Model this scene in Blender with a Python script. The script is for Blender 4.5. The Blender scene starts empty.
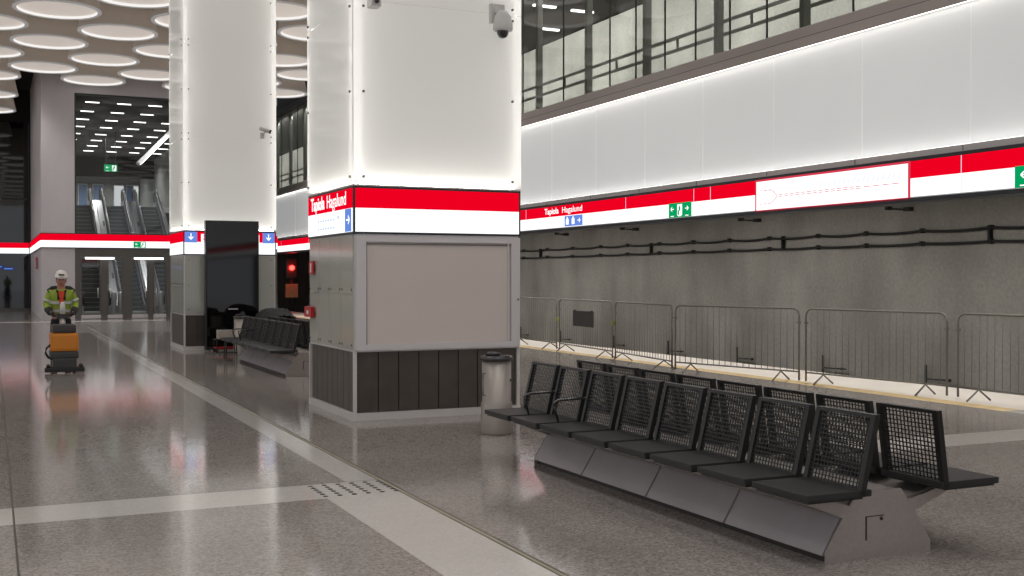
import bpy, bmesh, math, random
from mathutils import Vector, Matrix
random.seed(7)
S = bpy.context.scene
COL = S.collection
PI = math.pi
V = Vector

# ------------------------------------------------------------------ materials
def srgb(r, g, b):
    def c(u):
        u /= 255.0
        return u/12.92 if u <= .04045 else ((u+.055)/1.055)**2.4
    return (c(r), c(g), c(b), 1)

def mat(name, col, rough=.5, metal=0.0, spec=.5, coat=0.0, noise=None, bump=None, emit=None, estr=0.0, coat_rough=.05):
    m = bpy.data.materials.new(name); m.use_nodes = True
    nt = m.node_tree; b = nt.nodes['Principled BSDF']
    b.inputs['Base Color'].default_value = col
    b.inputs['Roughness'].default_value = rough
    b.inputs['Metallic'].default_value = metal
    b.inputs['Specular IOR Level'].default_value = spec
    b.inputs['Coat Weight'].default_value = coat
    b.inputs['Coat Roughness'].default_value = coat_rough
    if emit:
        b.inputs['Emission Color'].default_value = emit
        b.inputs['Emission Strength'].default_value = estr
    if noise or bump:
        tc = nt.nodes.new('ShaderNodeTexCoord')
    if noise:      # (scale, amount, detail)
        n = nt.nodes.new('ShaderNodeTexNoise'); n.inputs['Scale'].default_value = noise[0]
        n.inputs['Detail'].default_value = noise[2] if len(noise) > 2 else 4
        nt.links.new(tc.outputs['Object'], n.inputs['Vector'])
        r = nt.nodes.new('ShaderNodeMapRange')
        r.inputs['From Min'].default_value = .3; r.inputs['From Max'].default_value = .7
        r.inputs['To Min'].default_value = 1-noise[1]; r.inputs['To Max'].default_value = 1+noise[1]
        nt.links.new(n.outputs['Fac'], r.inputs['Value'])
        mx = nt.nodes.new('ShaderNodeVectorMath'); mx.operation = 'SCALE'
        mx.inputs[0].default_value = col[:3]
        nt.links.new(r.outputs['Result'], mx.inputs['Scale'])
        nt.links.new(mx.outputs['Vector'], b.inputs['Base Color'])
    if bump:       # (scale, strength)
        n2 = nt.nodes.new('ShaderNodeTexNoise'); n2.inputs['Scale'].default_value = bump[0]
        nt.links.new(tc.outputs['Object'], n2.inputs['Vector'])
        bp = nt.nodes.new('ShaderNodeBump'); bp.inputs['Strength'].default_value = bump[1]
        bp.inputs['Distance'].default_value = .02
        nt.links.new(n2.outputs['Fac'], bp.inputs['Height'])
        nt.links.new(bp.outputs['Normal'], b.inputs['Normal'])
    return m

def emis(name, col, s):
    m = bpy.data.materials.new(name); m.use_nodes = True
    nt = m.node_tree; nt.nodes.clear()
    e = nt.nodes.new('ShaderNodeEmission'); e.inputs[0].default_value = col; e.inputs[1].default_value = s
    o = nt.nodes.new('ShaderNodeOutputMaterial'); nt.links.new(e.outputs[0], o.inputs[0])
    return m

def terrazzo(name, base, spread, rough, scuff):
    m = bpy.data.materials.new(name); m.use_nodes = True
    nt = m.node_tree; b = nt.nodes['Principled BSDF']; L = nt.links.new
    tc = nt.nodes.new('ShaderNodeTexCoord')
    v = nt.nodes.new('ShaderNodeTexVoronoi'); v.inputs['Scale'].default_value = 70
    L(tc.outputs['Object'], v.inputs['Vector'])
    sp = nt.nodes.new('ShaderNodeSeparateColor'); L(v.outputs['Color'], sp.inputs[0])
    r = nt.nodes.new('ShaderNodeMapRange'); r.inputs['To Min'].default_value = 1-spread; r.inputs['To Max'].default_value = 1+spread
    L(sp.outputs[0], r.inputs['Value'])
    n = nt.nodes.new('ShaderNodeTexNoise'); n.inputs['Scale'].default_value = .9; n.inputs['Detail'].default_value = 5
    L(tc.outputs['Object'], n.inputs['Vector'])
    r2 = nt.nodes.new('ShaderNodeMapRange'); r2.inputs['From Min'].default_value = .35; r2.inputs['From Max'].default_value = .65
    r2.inputs['To Min'].default_value = 1-scuff; r2.inputs['To Max'].default_value = 1+scuff
    L(n.outputs['Fac'], r2.inputs['Value'])
    mu = nt.nodes.new('ShaderNodeMath'); mu.operation = 'MULTIPLY'; L(r.outputs[0], mu.inputs[0]); L(r2.outputs[0], mu.inputs[1])
    vm = nt.nodes.new('ShaderNodeVectorMath'); vm.operation = 'SCALE'; vm.inputs[0].default_value = base[:3]
    L(mu.outputs[0], vm.inputs['Scale']); L(vm.outputs[0], b.inputs['Base Color'])
    b.inputs['Specular IOR Level'].default_value = .4
    r3 = nt.nodes.new('ShaderNodeMapRange'); r3.inputs['To Min'].default_value = rough*.75; r3.inputs['To Max'].default_value = rough*1.3
    n3 = nt.nodes.new('ShaderNodeTexNoise'); n3.inputs['Scale'].default_value = 1.6; n3.inputs['Detail'].default_value = 4
    L(tc.outputs['Object'], n3.inputs['Vector']); L(n3.outputs['Fac'], r3.inputs['Value']); L(r3.outputs[0], b.inputs['Roughness'])
    n4 = nt.nodes.new('ShaderNodeTexNoise'); n4.inputs['Scale'].default_value = 5; n4.inputs['Detail'].default_value = 2
    L(tc.outputs['Object'], n4.inputs['Vector'])
    bp = nt.nodes.new('ShaderNodeBump'); bp.inputs['Strength'].default_value = .05; bp.inputs['Distance'].default_value = .02
    L(n4.outputs['Fac'], bp.inputs['Height']); L(bp.outputs[0], b.inputs['Normal'])
    return m

def concrete(name, base, scale=.35, amt=.26):
    m = bpy.data.materials.new(name); m.use_nodes = True
    nt = m.node_tree; b = nt.nodes['Principled BSDF']; L = nt.links.new
    tc = nt.nodes.new('ShaderNodeTexCoord')
    prev = None
    for sc, a, det, st in ((scale, amt, 6, (1, 1, 1)), (1.2, amt*.7, 8, (1, .8, .35)), (14, amt*.4, 4, (1, 1, 1))):
        mp = nt.nodes.new('ShaderNodeMapping'); mp.inputs['Scale'].default_value = st; L(tc.outputs['Object'], mp.inputs[0])
        n = nt.nodes.new('ShaderNodeTexNoise'); n.inputs['Scale'].default_value = sc; n.inputs['Detail'].default_value = det
        L(mp.outputs[0], n.inputs['Vector'])
        r = nt.nodes.new('ShaderNodeMapRange'); r.inputs['From Min'].default_value = .3; r.inputs['From Max'].default_value = .7
        r.inputs['To Min'].default_value = 1-a; r.inputs['To Max'].default_value = 1+a; L(n.outputs['Fac'], r.inputs['Value'])
        if prev is None: prev = r.outputs[0]
        else:
            mu = nt.nodes.new('ShaderNodeMath'); mu.operation = 'MULTIPLY'; L(prev, mu.inputs[0]); L(r.outputs[0], mu.inputs[1]); prev = mu.outputs[0]
    vm = nt.nodes.new('ShaderNodeVectorMath'); vm.operation = 'SCALE'; vm.inputs[0].default_value = base[:3]
    L(prev, vm.inputs['Scale']); L(vm.outputs[0], b.inputs['Base Color'])
    b.inputs['Roughness'].default_value = .85
    return m

def schlick(nt, f0=.04, k=1.0):
    L = nt.links.new
    g = nt.nodes.new('ShaderNodeNewGeometry')
    d = nt.nodes.new('ShaderNodeVectorMath'); d.operation = 'DOT_PRODUCT'; L(g.outputs['Incoming'], d.inputs[0]); L(g.outputs['Normal'], d.inputs[1])
    a = nt.nodes.new('ShaderNodeMath'); a.operation = 'ABSOLUTE'; L(d.outputs['Value'], a.inputs[0])
    b = nt.nodes.new('ShaderNodeMath'); b.operation = 'SUBTRACT'; b.inputs[0].default_value = 1; L(a.outputs[0], b.inputs[1])
    p = nt.nodes.new('ShaderNodeMath'); p.operation = 'POWER'; p.inputs[1].default_value = 5; L(b.outputs[0], p.inputs[0])
    m = nt.nodes.new('ShaderNodeMath'); m.operation = 'MULTIPLY_ADD'; m.inputs[1].default_value = (1-f0)*k; m.inputs[2].default_value = f0*k; m.use_clamp = True
    L(p.outputs[0], m.inputs[0]); return m
def glass(name, tint=(.93, .96, .94, 1), refl=1.0, haze=0.0, hcol=(.6, .62, .6, 1)):
    m = bpy.data.materials.new(name); m.use_nodes = True
    nt = m.node_tree; nt.nodes.clear(); L = nt.links.new
    t = nt.nodes.new('ShaderNodeBsdfTransparent'); t.inputs[0].default_value = tint
    g = nt.nodes.new('ShaderNodeBsdfGlossy'); g.inputs['Roughness'].default_value = .01
    mu = schlick(nt, .05, refl)
    mx = nt.nodes.new('ShaderNodeMixShader'); L(mu.outputs[0], mx.inputs[0]); L(t.outputs[0], mx.inputs[1]); L(g.outputs[0], mx.inputs[2])
    out = mx
    if haze:
        d = nt.nodes.new('ShaderNodeBsdfDiffuse'); d.inputs[0].default_value = hcol
        m2 = nt.nodes.new('ShaderNodeMixShader'); m2.inputs[0].default_value = haze
        L(mx.outputs[0], m2.inputs[1]); L(d.outputs[0], m2.inputs[2]); out = m2
    o = nt.nodes.new('ShaderNodeOutputMaterial'); L(out.outputs[0], o.inputs[0])
    return m

def opal(name, col, trans=.5):
    m = bpy.data.materials.new(name); m.use_nodes = True
    nt = m.node_tree; nt.nodes.clear(); L = nt.links.new
    t = nt.nodes.new('ShaderNodeBsdfTranslucent'); t.inputs[0].default_value = col
    d = nt.nodes.new('ShaderNodeBsdfDiffuse'); d.inputs[0].default_value = col
    mx = nt.nodes.new('ShaderNodeMixShader'); mx.inputs[0].default_value = trans
    L(d.outputs[0], mx.inputs[1]); L(t.outputs[0], mx.inputs[2])
    g = nt.nodes.new('ShaderNodeBsdfGlossy'); g.inputs['Roughness'].default_value = .04
    f = schlick(nt, .04, .5)
    em = nt.nodes.new('ShaderNodeEmission'); em.inputs[0].default_value = (1, .985, .95, 1); em.inputs[1].default_value = .15
    ad = nt.nodes.new('ShaderNodeAddShader'); L(mx.outputs[0], ad.inputs[0]); L(em.outputs[0], ad.inputs[1])
    m2 = nt.nodes.new('ShaderNodeMixShader'); L(f.outputs[0], m2.inputs[0]); L(ad.outputs[0], m2.inputs[1]); L(g.outputs[0], m2.inputs[2])
    o = nt.nodes.new('ShaderNodeOutputMaterial'); L(m2.outputs[0], o.inputs[0])
    return m

def shade(name, col):
    m = bpy.data.materials.new(name); m.use_nodes = True
    nt = m.node_tree; nt.nodes.clear(); L = nt.links.new
    t = nt.nodes.new('ShaderNodeBsdfTranslucent'); t.inputs[0].default_value = col
    d = nt.nodes.new('ShaderNodeBsdfDiffuse'); d.inputs[0].default_value = col
    mx = nt.nodes.new('ShaderNodeMixShader'); mx.inputs[0].default_value = .35
    L(d.outputs[0], mx.inputs[1]); L(t.outputs[0], mx.inputs[2])
    o = nt.nodes.new('ShaderNodeOutputMaterial'); L(mx.outputs[0], o.inputs[0])
    return m
M = dict(
 floor=terrazzo('terrazzo_grey', srgb(150, 143, 138), .34, .09, .07),
 strip=terrazzo('terrazzo_light', srgb(203, 199, 194), .07, .10, .03),
 mat_floor=terrazzo('terrazzo_mid', srgb(158, 154, 150), .1, .16, .03),
 groove=mat('groove_brass', srgb(70, 66, 52), .5),
 groove_light=mat('groove_strip', srgb(176, 172, 150), .35, .4),
 yellow=mat('platform_yellow', srgb(205, 180, 130), .6, noise=(3, .1)),
 white_edge=mat('platform_white', srgb(226, 218, 208), .55, noise=(1.5, .05)),
 concrete=concrete('rough_concrete', srgb(148, 145, 138)),
 smooth_concrete=concrete('smooth_concrete', srgb(204, 200, 204), .5, .05),
 pale_concrete=concrete('pale_concrete', srgb(176, 178, 172), .5, .22),
 dark=mat('dark_void', srgb(22, 21, 21), .9),
 ceil_dark=mat('ceiling_black', srgb(32, 30, 29), .9),
 ballast=mat('track_ballast', srgb(70, 66, 62), .95, noise=(9, .3)),
 rail=mat('rail_steel', srgb(120, 110, 100), .35, .9),
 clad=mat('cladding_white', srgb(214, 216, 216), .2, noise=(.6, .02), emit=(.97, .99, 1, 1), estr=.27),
 frame_grey=mat('frame_grey', srgb(172, 163, 159), .45, 0),
 trim_grey=mat('trim_grey', srgb(185, 183, 183), .45, 0),
 trim_dark=mat('trim_dark', srgb(42, 46, 52), .35, .3),
 post_dark=mat('post_dark', srgb(96, 100, 94), .5),
 seam=mat('seam_dark', srgb(50, 56, 52), .5),
 mezz_dark=mat('mezz_ceiling_dark', srgb(48, 48, 44), .8),
 opal=opal('opal_glass', (.9, .9, .88, 1), .5),
 core=mat('column_core_white', (.86, .86, .84, 1), .7),
 left_fill=emis('fill_panel', (1, .98, .95, 1), .75),
 led=emis('led_white', (1, .97, .92, 1), 18.0),
 led_wall=emis('led_wall', (1, .96, .9, 1), 5.0),
 led_sill=emis('led_sill', (1, .97, .94, 1), 5.0),
 seam_pale=mat('seam_pale', srgb(222, 222, 220), .4, emit=(1, 1, 1, 1), estr=.25),
 led_low=emis('led_low', (1, .97, .94, 1), 6.5),
 lightbar=emis('light_bar', (1, 1, .98, 1), 3.0),
 disc=mat('disc_membrane', srgb(225, 212, 200), .6, emit=(1, .93, .87, 1), estr=.36),
 disc_led=emis('disc_led', (1, .97, .94, 1), .95),
 drum=shade('drum_fabric', srgb(196, 187, 178)),
 fill_ring=emis('fill_ring', (1, .95, .9, 1), 6.0),
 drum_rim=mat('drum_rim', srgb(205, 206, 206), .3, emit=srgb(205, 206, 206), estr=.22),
 red_e=emis('sign_red', (1.0, .0, .018, 1), .86),
 white_e=emis('sign_white', (.96, .985, 1, 1), 1.25),
 blue_e=emis('sign_blue', srgb(105, 140, 225), 1.0),
 navy_e=emis('sign_navy', srgb(30, 50, 120), .9),
 green_e=emis('sign_green', srgb(5, 160, 95), 1.0),
 panel_e=emis('panel_white', (.95, .98, 1, 1), .6),
 pale_e=emis('sign_pale', srgb(205, 215, 240), 1.05),
 text_e=emis('sign_text', (1, 1, 1, 1), 1.2),
 mapred_e=emis('map_red', srgb(215, 60, 80), 1.0),
 mapgrey_e=emis('map_grey', srgb(215, 225, 235), 1.0),
 lamp_red=emis('lamp_red', (1, .02, .015, 1), 14.0),
 alu=mat('aluminium', srgb(214, 211, 212), .4, .15),
 panel_grey=mat('notice_board', srgb(216, 206, 200), .7, noise=(1, .02)),
 glass_grey=mat('grey_glass_panel', srgb(186, 188, 180), .12, coat=.15),
 slat=mat('dark_slats', srgb(76, 69, 62), .4, noise=(6, .15)),
 slat_gap=mat('slat_gap', srgb(20, 18, 17), .8),
 plinth=mat('plinth_white', srgb(205, 202, 200), .4),
 stud=mat('stud_steel', srgb(120, 118, 115), .3, .8),
 steel=mat('brushed_steel', srgb(172, 165, 160), .38, .55, noise=(40, .05)),
 steel_panel=mat('satin_steel_panel', srgb(172, 167, 172), .36, .2, noise=(3, .06)),
 steel_bin=mat('bin_steel', srgb(165, 158, 152), .42, .6),
 plinth_dark=mat('plinth_dark', srgb(50, 46, 44), .5),
 black=mat('black_metal', srgb(26, 26, 27), .38),
 seat=mat('black_seat_pad', srgb(34, 34, 35), .5, noise=(60, .15)),
 chrome=mat('arm_metal', srgb(90, 90, 92), .2, .9),
 galv=mat('galvanised', srgb(122, 119, 112), .45, .6),
 kiosk=mat('kiosk_black_glass', srgb(10, 9, 10), .04, spec=.35),
 mirror_dark=mat('dark_mirror_glass', srgb(14, 14, 16), .03, spec=.6),
 red=mat('red_plastic', srgb(190, 22, 26), .4),
 white=mat('white_plastic', srgb(225, 225, 222), .4),
 camera_white=mat('camera_white', srgb(215, 215, 213), .35),
 lens=mat('camera_lens', srgb(20, 18, 18), .05, coat=1.0),
 cable=mat('cable_black', srgb(24, 22, 21), .6),
 tarp=mat('black_sheet', srgb(16, 16, 17), .6, bump=(6, .5)),
 cardboard=mat('pale_box', srgb(176, 168, 158), .7),
 step=mat('step_dark', srgb(70, 72, 71), .5, .3),
 step_edge=mat('step_edge', srgb(120, 124, 122), .45, .3),
 deck=mat('escalator_deck', srgb(172, 172, 176), .3, .8),
 handrail=mat('handrail_rubber', srgb(24, 24, 24), .4),
 deck_dark=mat('escalator_side', srgb(90, 90, 88), .4, .4),
 door_frame=mat('door_frame', srgb(100, 98, 94), .4, .5),
 glass_hall=glass('hall_glass', (.86, .89, .87, 1), .8),
 glass_mezz=glass('mezzanine_glass', (.84, .86, .83, 1), 1.1),
 glass_black=glass('dark_glass', (.5, .5, .52, 1), 1.1),
 yellow_v=mat('hi_vis_yellow', srgb(150, 172, 62), .7),
 tag_yellow=mat('tag_yellow', srgb(150, 150, 60), .6),
 silver_tape=mat('reflective_tape', srgb(190, 194, 190), .4),
 navy=mat('dark_workwear', srgb(28, 28, 34), .8),
 orange=mat('orange_shirt', srgb(215, 70, 35), .7),
 skin=mat('skin', srgb(176, 128, 108), .55),
 hair=mat('hair', srgb(45, 32, 25), .8),
 helmet=mat('helmet_white', srgb(225, 222, 215), .35),
 boot=mat('boot', srgb(24, 22, 20), .6),
 glove=mat('glove', srgb(50, 50, 52), .7),
 scrub_orange=mat('scrubber_orange', srgb(206, 126, 24), .4),
 scrub_grey=mat('scrubber_grey', srgb(58, 56, 56), .5),
 scrub_black=mat('scrubber_black', srgb(22, 22, 22), .5),
 poster=mat('blue_poster', srgb(92, 112, 140), .5),
 hall_wall=mat('hall_wall', srgb(118, 120, 116), .6),
)

# ------------------------------------------------------------------ mesh builder
class MB:
    def __init__(s): s.v = []; s.f = []; s.m = []; s.mats = []; s.sm = []
    def mi(s, m):
        if m not in s.mats: s.mats.append(m)
        return s.mats.index(m)
    def add(s, vs, fs, m, T=None, smooth=False):
        o = len(s.v); i = s.mi(m)
        s.v += [tuple(T @ V(p)) if T else tuple(p) for p in vs]
        for f in fs: s.f.append(tuple(k+o for k in f)); s.m.append(i); s.sm.append(smooth)
        return s
    def box(s, a, b, m, T=None):
        (x0, y0, z0), (x1, y1, z1) = [(min(p), max(p)) for p in zip(a, b)] and (tuple(min(p) for p in zip(a, b)), tuple(max(p) for p in zip(a, b)))
        vs = [(x0,y0,z0),(x1,y0,z0),(x1,y1,z0),(x0,y1,z0),(x0,y0,z1),(x1,y0,z1),(x1,y1,z1),(x0,y1,z1)]
        return s.add(vs, [(0,3,2,1),(4,5,6,7),(0,1,5,4),(1,2,6,5),(2,3,7,6),(3,0,4,7)], m, T)
    def bev(s, a, b, r, m, T=None):
        bm = bmesh.new(); bmesh.ops.create_cube(bm, size=1)
        c = [(p+q)/2 for p, q in zip(a, b)]; d = [abs(p-q) for p, q in zip(a, b)]
        for v in bm.verts: v.co = V([c[k]+v.co[k]*d[k] for k in range(3)])
        bmesh.ops.bevel(bm, geom=list(bm.edges), offset=r, segments=2, affect='EDGES', profile=.7)
        bm.verts.index_update()
        s.add([v.co[:] for v in bm.verts], [[v.index for v in f.verts] for f in bm.faces], m, T); bm.free(); return s
    def prism(s, poly, y0, y1, m, T=None):      # poly in x,z extruded along y
        n = len(poly)
        vs = [(x, y0, z) for x, z in poly]+[(x, y1, z) for x, z in poly]
        fs = [tuple(range(n)), tuple(range(2*n-1, n-1, -1))]+[(k, k+n, (k+1) % n+n, (k+1) % n) for k in range(n)]
        return s.add(vs, fs, m, T)
    def lathe(s, prof, m, n=32, T=None, smooth=True, cap=False):
        vs = []; fs = []
        for r, z in prof:
            for k in range(n): a = 2*PI*k/n; vs.append((r*math.cos(a), r*math.sin(a), z))
        for j in range(len(prof)-1):
            for k in range(n): fs.append((j*n+k, j*n+(k+1) % n, (j+1)*n+(k+1) % n, (j+1)*n+k))
        if cap:
            fs.append(tuple(range(n-1, -1, -1))); fs.append(tuple((len(prof)-1)*n+k for k in range(n)))
        return s.add(vs, fs, m, T, smooth)
    def tube(s, pts, r, m, n=8, T=None, closed=False, smooth=True):
        pts = [V(p) for p in pts]; vs = []; fs = []; N = len(pts)
        up = V((0, 0, 1))
        for i, p in enumerate(pts):
            a = pts[(i-1) % N] if (i or closed) else pts[i]; b = pts[(i+1) % N] if (i < N-1 or closed) else pts[i]
            d = (b-a).normalized()
            u = up.cross(d)
            if u.length < .05: u = V((1, 0, 0)).cross(d)
            u.normalize(); w = d.cross(u)
            rr = r[i] if isinstance(r, (list, tuple)) else r
            for k in range(n): t = 2*PI*k/n; vs.append(tuple(p+u*math.cos(t)*rr+w*math.sin(t)*rr))
        for i in range(N if closed else N-1):
            j = (i+1) % N
            for k in range(n): fs.append((i*n+k, i*n+(k+1) % n, j*n+(k+1) % n, j*n+k))
        if not closed:
            fs.append(tuple(range(n-1, -1, -1))); fs.append(tuple((N-1)*n+k for k in range(n)))
        return s.add(vs, fs, m, T, smooth)
    def ball(s, c, r, m, n=16, T=None):
        if not isinstance(r, (list, tuple)): r = (r, r, r)
        vs = []; fs = []; h = n//2
        for j in range(h+1):
            t = PI*j/h
            for k in range(n): a = 2*PI*k/n; vs.append((c[0]+r[0]*math.sin(t)*math.cos(a), c[1]+r[1]*math.sin(t)*math.sin(a), c[2]+r[2]*math.cos(t)))
        for j in range(h):
            for k in range(n): fs.append((j*n+k, (j+1)*n+k, (j+1)*n+(k+1) % n, j*n+(k+1) % n))
        return s.add(vs, fs, m, T, True)
    def build(s, name, parent=None, loc=(0, 0, 0), rot=(0, 0, 0)):
        me = bpy.data.meshes.new(name); me.from_pydata(s.v, [], s.f)
        for m in s.mats: me.materials.append(m)
        me.polygons.foreach_set('material_index', s.m); me.polygons.foreach_set('use_smooth', s.sm)
        bm = bmesh.new(); bm.from_mesh(me); bmesh.ops.remove_doubles(bm, verts=bm.verts, dist=1e-6)
        bmesh.ops.recalc_face_normals(bm, faces=bm.faces); bm.to_mesh(me); bm.free()
        o = bpy.data.objects.new(name, me); COL.objects.link(o)
        o.location = loc; o.rotation_euler = rot
        if parent: o.parent = parent
        return o

def tag(o, label, cat, group=None, kind=None):
    o['label'] = label; o['category'] = cat
    if group: o['group'] = group
    if kind: o['kind'] = kind
    return o
def thing(name, label, cat, loc=(0, 0, 0), rz=0, group=None):
    o = bpy.data.objects.new(name, None); COL.objects.link(o); o.location = loc; o.rotation_euler = (0, 0, rz)
    o.empty_display_size = .1; o['kind'] = 'thing'
    return tag(o, label, cat, group)
def struct(o): o['kind'] = 'structure'; return o
def dup(root, loc, rz=None, label=None, name=None):
    def cp(o, par):
        c = o.copy(); COL.objects.link(c)
        if par: c.parent = par
        for ch in o.children: cp(ch, c)
        return c
    r = cp(root, None); r.location = loc
    if rz is not None: r.rotation_euler = (0, 0, rz)
    if label: r['label'] = label
    return r
ORD = ['first', 'second', 'third', 'fourth', 'fifth', 'sixth', 'seventh', 'eighth', 'ninth', 'tenth', 'eleventh', 'twelfth', 'thirteenth', 'fourteenth', 'fifteenth', 'sixteenth']

# frames for things on faces: W = seen from the left (normal -X), S = seen from the front (normal -Y)
def FW(x, y, z): return Matrix(((0, 0, -1, x), (-1, 0, 0, y), (0, 1, 0, z), (0, 0, 0, 1)))
def FS(x, y, z): return Matrix(((1, 0, 0, x), (0, 0, -1, y), (0, 1, 0, z), (0, 0, 0, 1)))

def text(body, size, m, T, parent, width=1.0, bold=0.0, name='lettering', label=None):
    cu = bpy.data.curves.new('t', 'FONT'); cu.body = body; cu.size = size; cu.extrude = .0015; cu.offset = bold
    o = bpy.data.objects.new('t', cu); COL.objects.link(o)
    dg = bpy.context.evaluated_depsgraph_get(); dg.update()
    me = bpy.data.meshes.new_from_object(o.evaluated_get(dg))
    COL.objects.unlink(o); bpy.data.objects.remove(o)
    x_ = [v.co.x for v in me.vertices]
    me.transform(T @ Matrix.Diagonal((width/(max(x_)-min(x_)), 1, 1, 1)) @ Matrix.Translation((-min(x_), 0, 0))); me.materials.clear(); me.materials.append(m)
    r = bpy.data.objects.new(name, me); COL.objects.link(r); r.parent = parent
    if label: r['label'] = label
    return r

# ------------------------------------------------------------------ camera
cam = bpy.data.cameras.new('camera'); co = bpy.data.objects.new('camera', cam); COL.objects.link(co)
cam.sensor_width = 36; cam.lens = 36*1130/1024; cam.clip_end = 300
yaw, pit = math.radians(24.7108), math.radians(.5577)
co.location = (0, 0, 1.7); co.rotation_euler = (PI/2-pit, 0, -yaw)
S.camera = co
S.view_settings.view_transform = 'Standard'; S.view_settings.look = 'None'; S.view_settings.gamma = 1
S.view_settings.exposure = 0; S.view_settings.use_curve_mapping = False
w = bpy.data.worlds.new('world'); S.world = w; w.use_nodes = True
w.node_tree.nodes['Background'].inputs[0].default_value = (.9, .93, 1, 1); w.node_tree.nodes['Background'].inputs[1].default_value = 1.0
try:
    S.cycles.max_bounces = 8; S.cycles.diffuse_bounces = 4; S.cycles.glossy_bounces = 4; S.cycles.transparent_max_bounces = 12
    S.cycles.use_denoising = True; S.cycles.sample_clamp_indirect = 4
    S.cycles.caustics_reflective = False; S.cycles.caustics_refractive = False
except Exception: pass

# ------------------------------------------------------------------ floor with its inlaid strips
def region(x, y):
    if 11.63 < x < 11.97: return M['yellow'] if 10.4 < y else M['strip']
    if x >= 11.97: return M['white_edge'] if 9.7 < y else M['strip']
    for gx in (.125,):
        if gx < x < gx+.014: return M['groove']
    if 2.925 < x < 2.94 and y < 41 or 2.965 < x < 2.98 and y < 41: return M['groove']
    if 2.94 < x < 2.965 and y < 41: return M['groove_light']
    if 9.07 < y < 9.085 and x < 2.925: return M['groove']
    if 8.46 < y < 9.085 and (x < 2.93 or x > 5): return M['strip']
    if y < 8.46 and 2.33 < x < 2.93: return M['strip']
    if 8.46 <= y < 36 and 2.66 < x < 2.93: return M['strip']
    if 46.0 < y < 46.35 and x < 6.1: return M['white_edge']
    if 36.5 < y < 46.0 and 1.8 < x < 6.1: return M['mat_floor']
    return M['floor']
xs = [-12, .125, .139, 1.8, 2.33, 2.66, 2.925, 2.94, 2.965, 2.98, 5, 6.1, 11.63, 11.97, 13.42]
ys = [-26, 8.46, 9.07, 9.085, 9.7, 10.4, 36, 36.5, 41, 46.0, 46.35, 60, 95]
fl = MB()
for a in range(len(xs)-1):
    for b in range(len(ys)-1):
        fl.add([(xs[a], ys[b], 0), (xs[a+1], ys[b], 0), (xs[a+1], ys[b+1], 0), (xs[a], ys[b+1], 0)], [(0, 1, 2, 3)], region((xs[a]+xs[a+1])/2, (ys[b]+ys[b+1])/2))
fl.box((-12, -26, -.4), (13.42, 95, -.02), M['floor'])
struct(fl.build('floor'))
# trackbed below the platform edge, and rails
struct(MB().box((13.42, -26, -1.5), (16.5, 95, -1.25), M['ballast']).build('floor_trackbed'))
for rx in (14.15, 15.6):
    t = MB().box((rx-.035, -26, -1.12), (rx+.035, 95, -1.07), M['rail']).box((rx-.012, -26, -1.22), (rx+.012, 95, -1.12), M['rail']).box((rx-.07, -26, -1.25), (rx+.07, 95, -1.22), M['rail']).build('running_rail')
    tag(t, 'steel running rail in the track pit, '+('on the platform side' if rx < 15 else 'on the concrete wall side'), 'rail', 'running rails of the track')
struct(MB().box((13.3, -26, -1.25), (13.42, 95, -.4), M['concrete']).build('wall_platform_edge'))
struct(MB().box((16.5, -26, -1.5), (16.9, 95, 5.3), M['concrete']).build('wall_right'))
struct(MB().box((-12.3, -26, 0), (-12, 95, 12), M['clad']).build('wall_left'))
struct(MB().box((-12, -26, 3.5), (-11.95, 67, 5.6), M['left_fill']).build('wall_left_fill'))  # glowing panel on the unseen left wall, added as fill light
struct(MB().box((-12.3, -11, 11.2), (16.9, 48.6, 11.4), M['ceil_dark']).box((-12.3, 48.6, 11.2), (1.8, 95, 11.4), M['ceil_dark']).build('ceiling'))

# ------------------------------------------------------------------ mezzanine over the track: cladding, sill, posts, glass
Y0, Y1 = -26, 92
c = MB()
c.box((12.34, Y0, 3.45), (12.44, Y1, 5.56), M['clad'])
struct(c.build('wall_cladding'))
ysm = [-16, -13.6, -11.2, -8.8, -6.4, -4, -1.6, .8, 3.2, 5.6, 8, 9.4, 11.6, 13.75, 15.95, 18.1, 20.2, 22.3, 24.5, 26.7, 28.9, 31.1, 33.3, 35.5, 37.7, 40, 45, 50, 55, 60, 65, 70, 75, 80, 85, 90]
sm = MB()
for y in ysm: sm.box((12.333, y-.006, 3.56), (12.342, y+.006, 5.46), M['seam_pale'])
struct(sm.build('trim_1'))
struct(MB().box((12.2, Y0, 3.44), (12.34, Y1, 3.535), M['trim_grey']).box((12.185, Y0, 3.385), (12.34, Y1, 3.44), M['trim_dark']).build('trim_2'))
g = MB()
for y in ysm: g.box((12.196, y-.006, 3.45), (12.2, y+.006, 3.53), M['seam'])
struct(g.build('trim_3'))
struct(MB().box((12.2, Y0, 2.83), (12.5, Y1, 3.40), M['trim_grey']).box((12.14, Y0, 2.79), (12.5, Y1, 2.85), M['trim_dark']).build('trim_4'))
# underside slab and mezzanine floor
struct(MB().box((12.44, Y0, 3.4), (16.9, Y1, 3.6), M['mezz_dark']).build('ceiling_track'))
struct(MB().box((12.44, Y0, 5.4), (16.9, Y1, 5.66), M['frame_grey']).box((12.2, Y0, 5.52), (12.44, Y1, 5.66), M['frame_grey'])
       .box((12.28, Y0, 5.67), (12.6, Y1, 5.86), M['frame_grey']).box((12.21, Y0, 5.655), (12.3, Y1, 5.672), M['seam']).box((12.2, Y0, 5.498), (12.208, Y1, 5.52), M['frame_grey']).build('floor_mezzanine'))
struct(MB().box((16.5, Y0, 5.6), (16.9, Y1, 9.3), M['pale_concrete']).build('wall_mezzanine'))
struct(MB().box((12.25, Y0, 9.35), (16.9, Y1, 9.5), M['mezz_dark']).box((12.25, Y0, 9.5), (12.3, Y1, 11.2), M['ceil_dark']).build('ceiling_mezzanine'))
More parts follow.
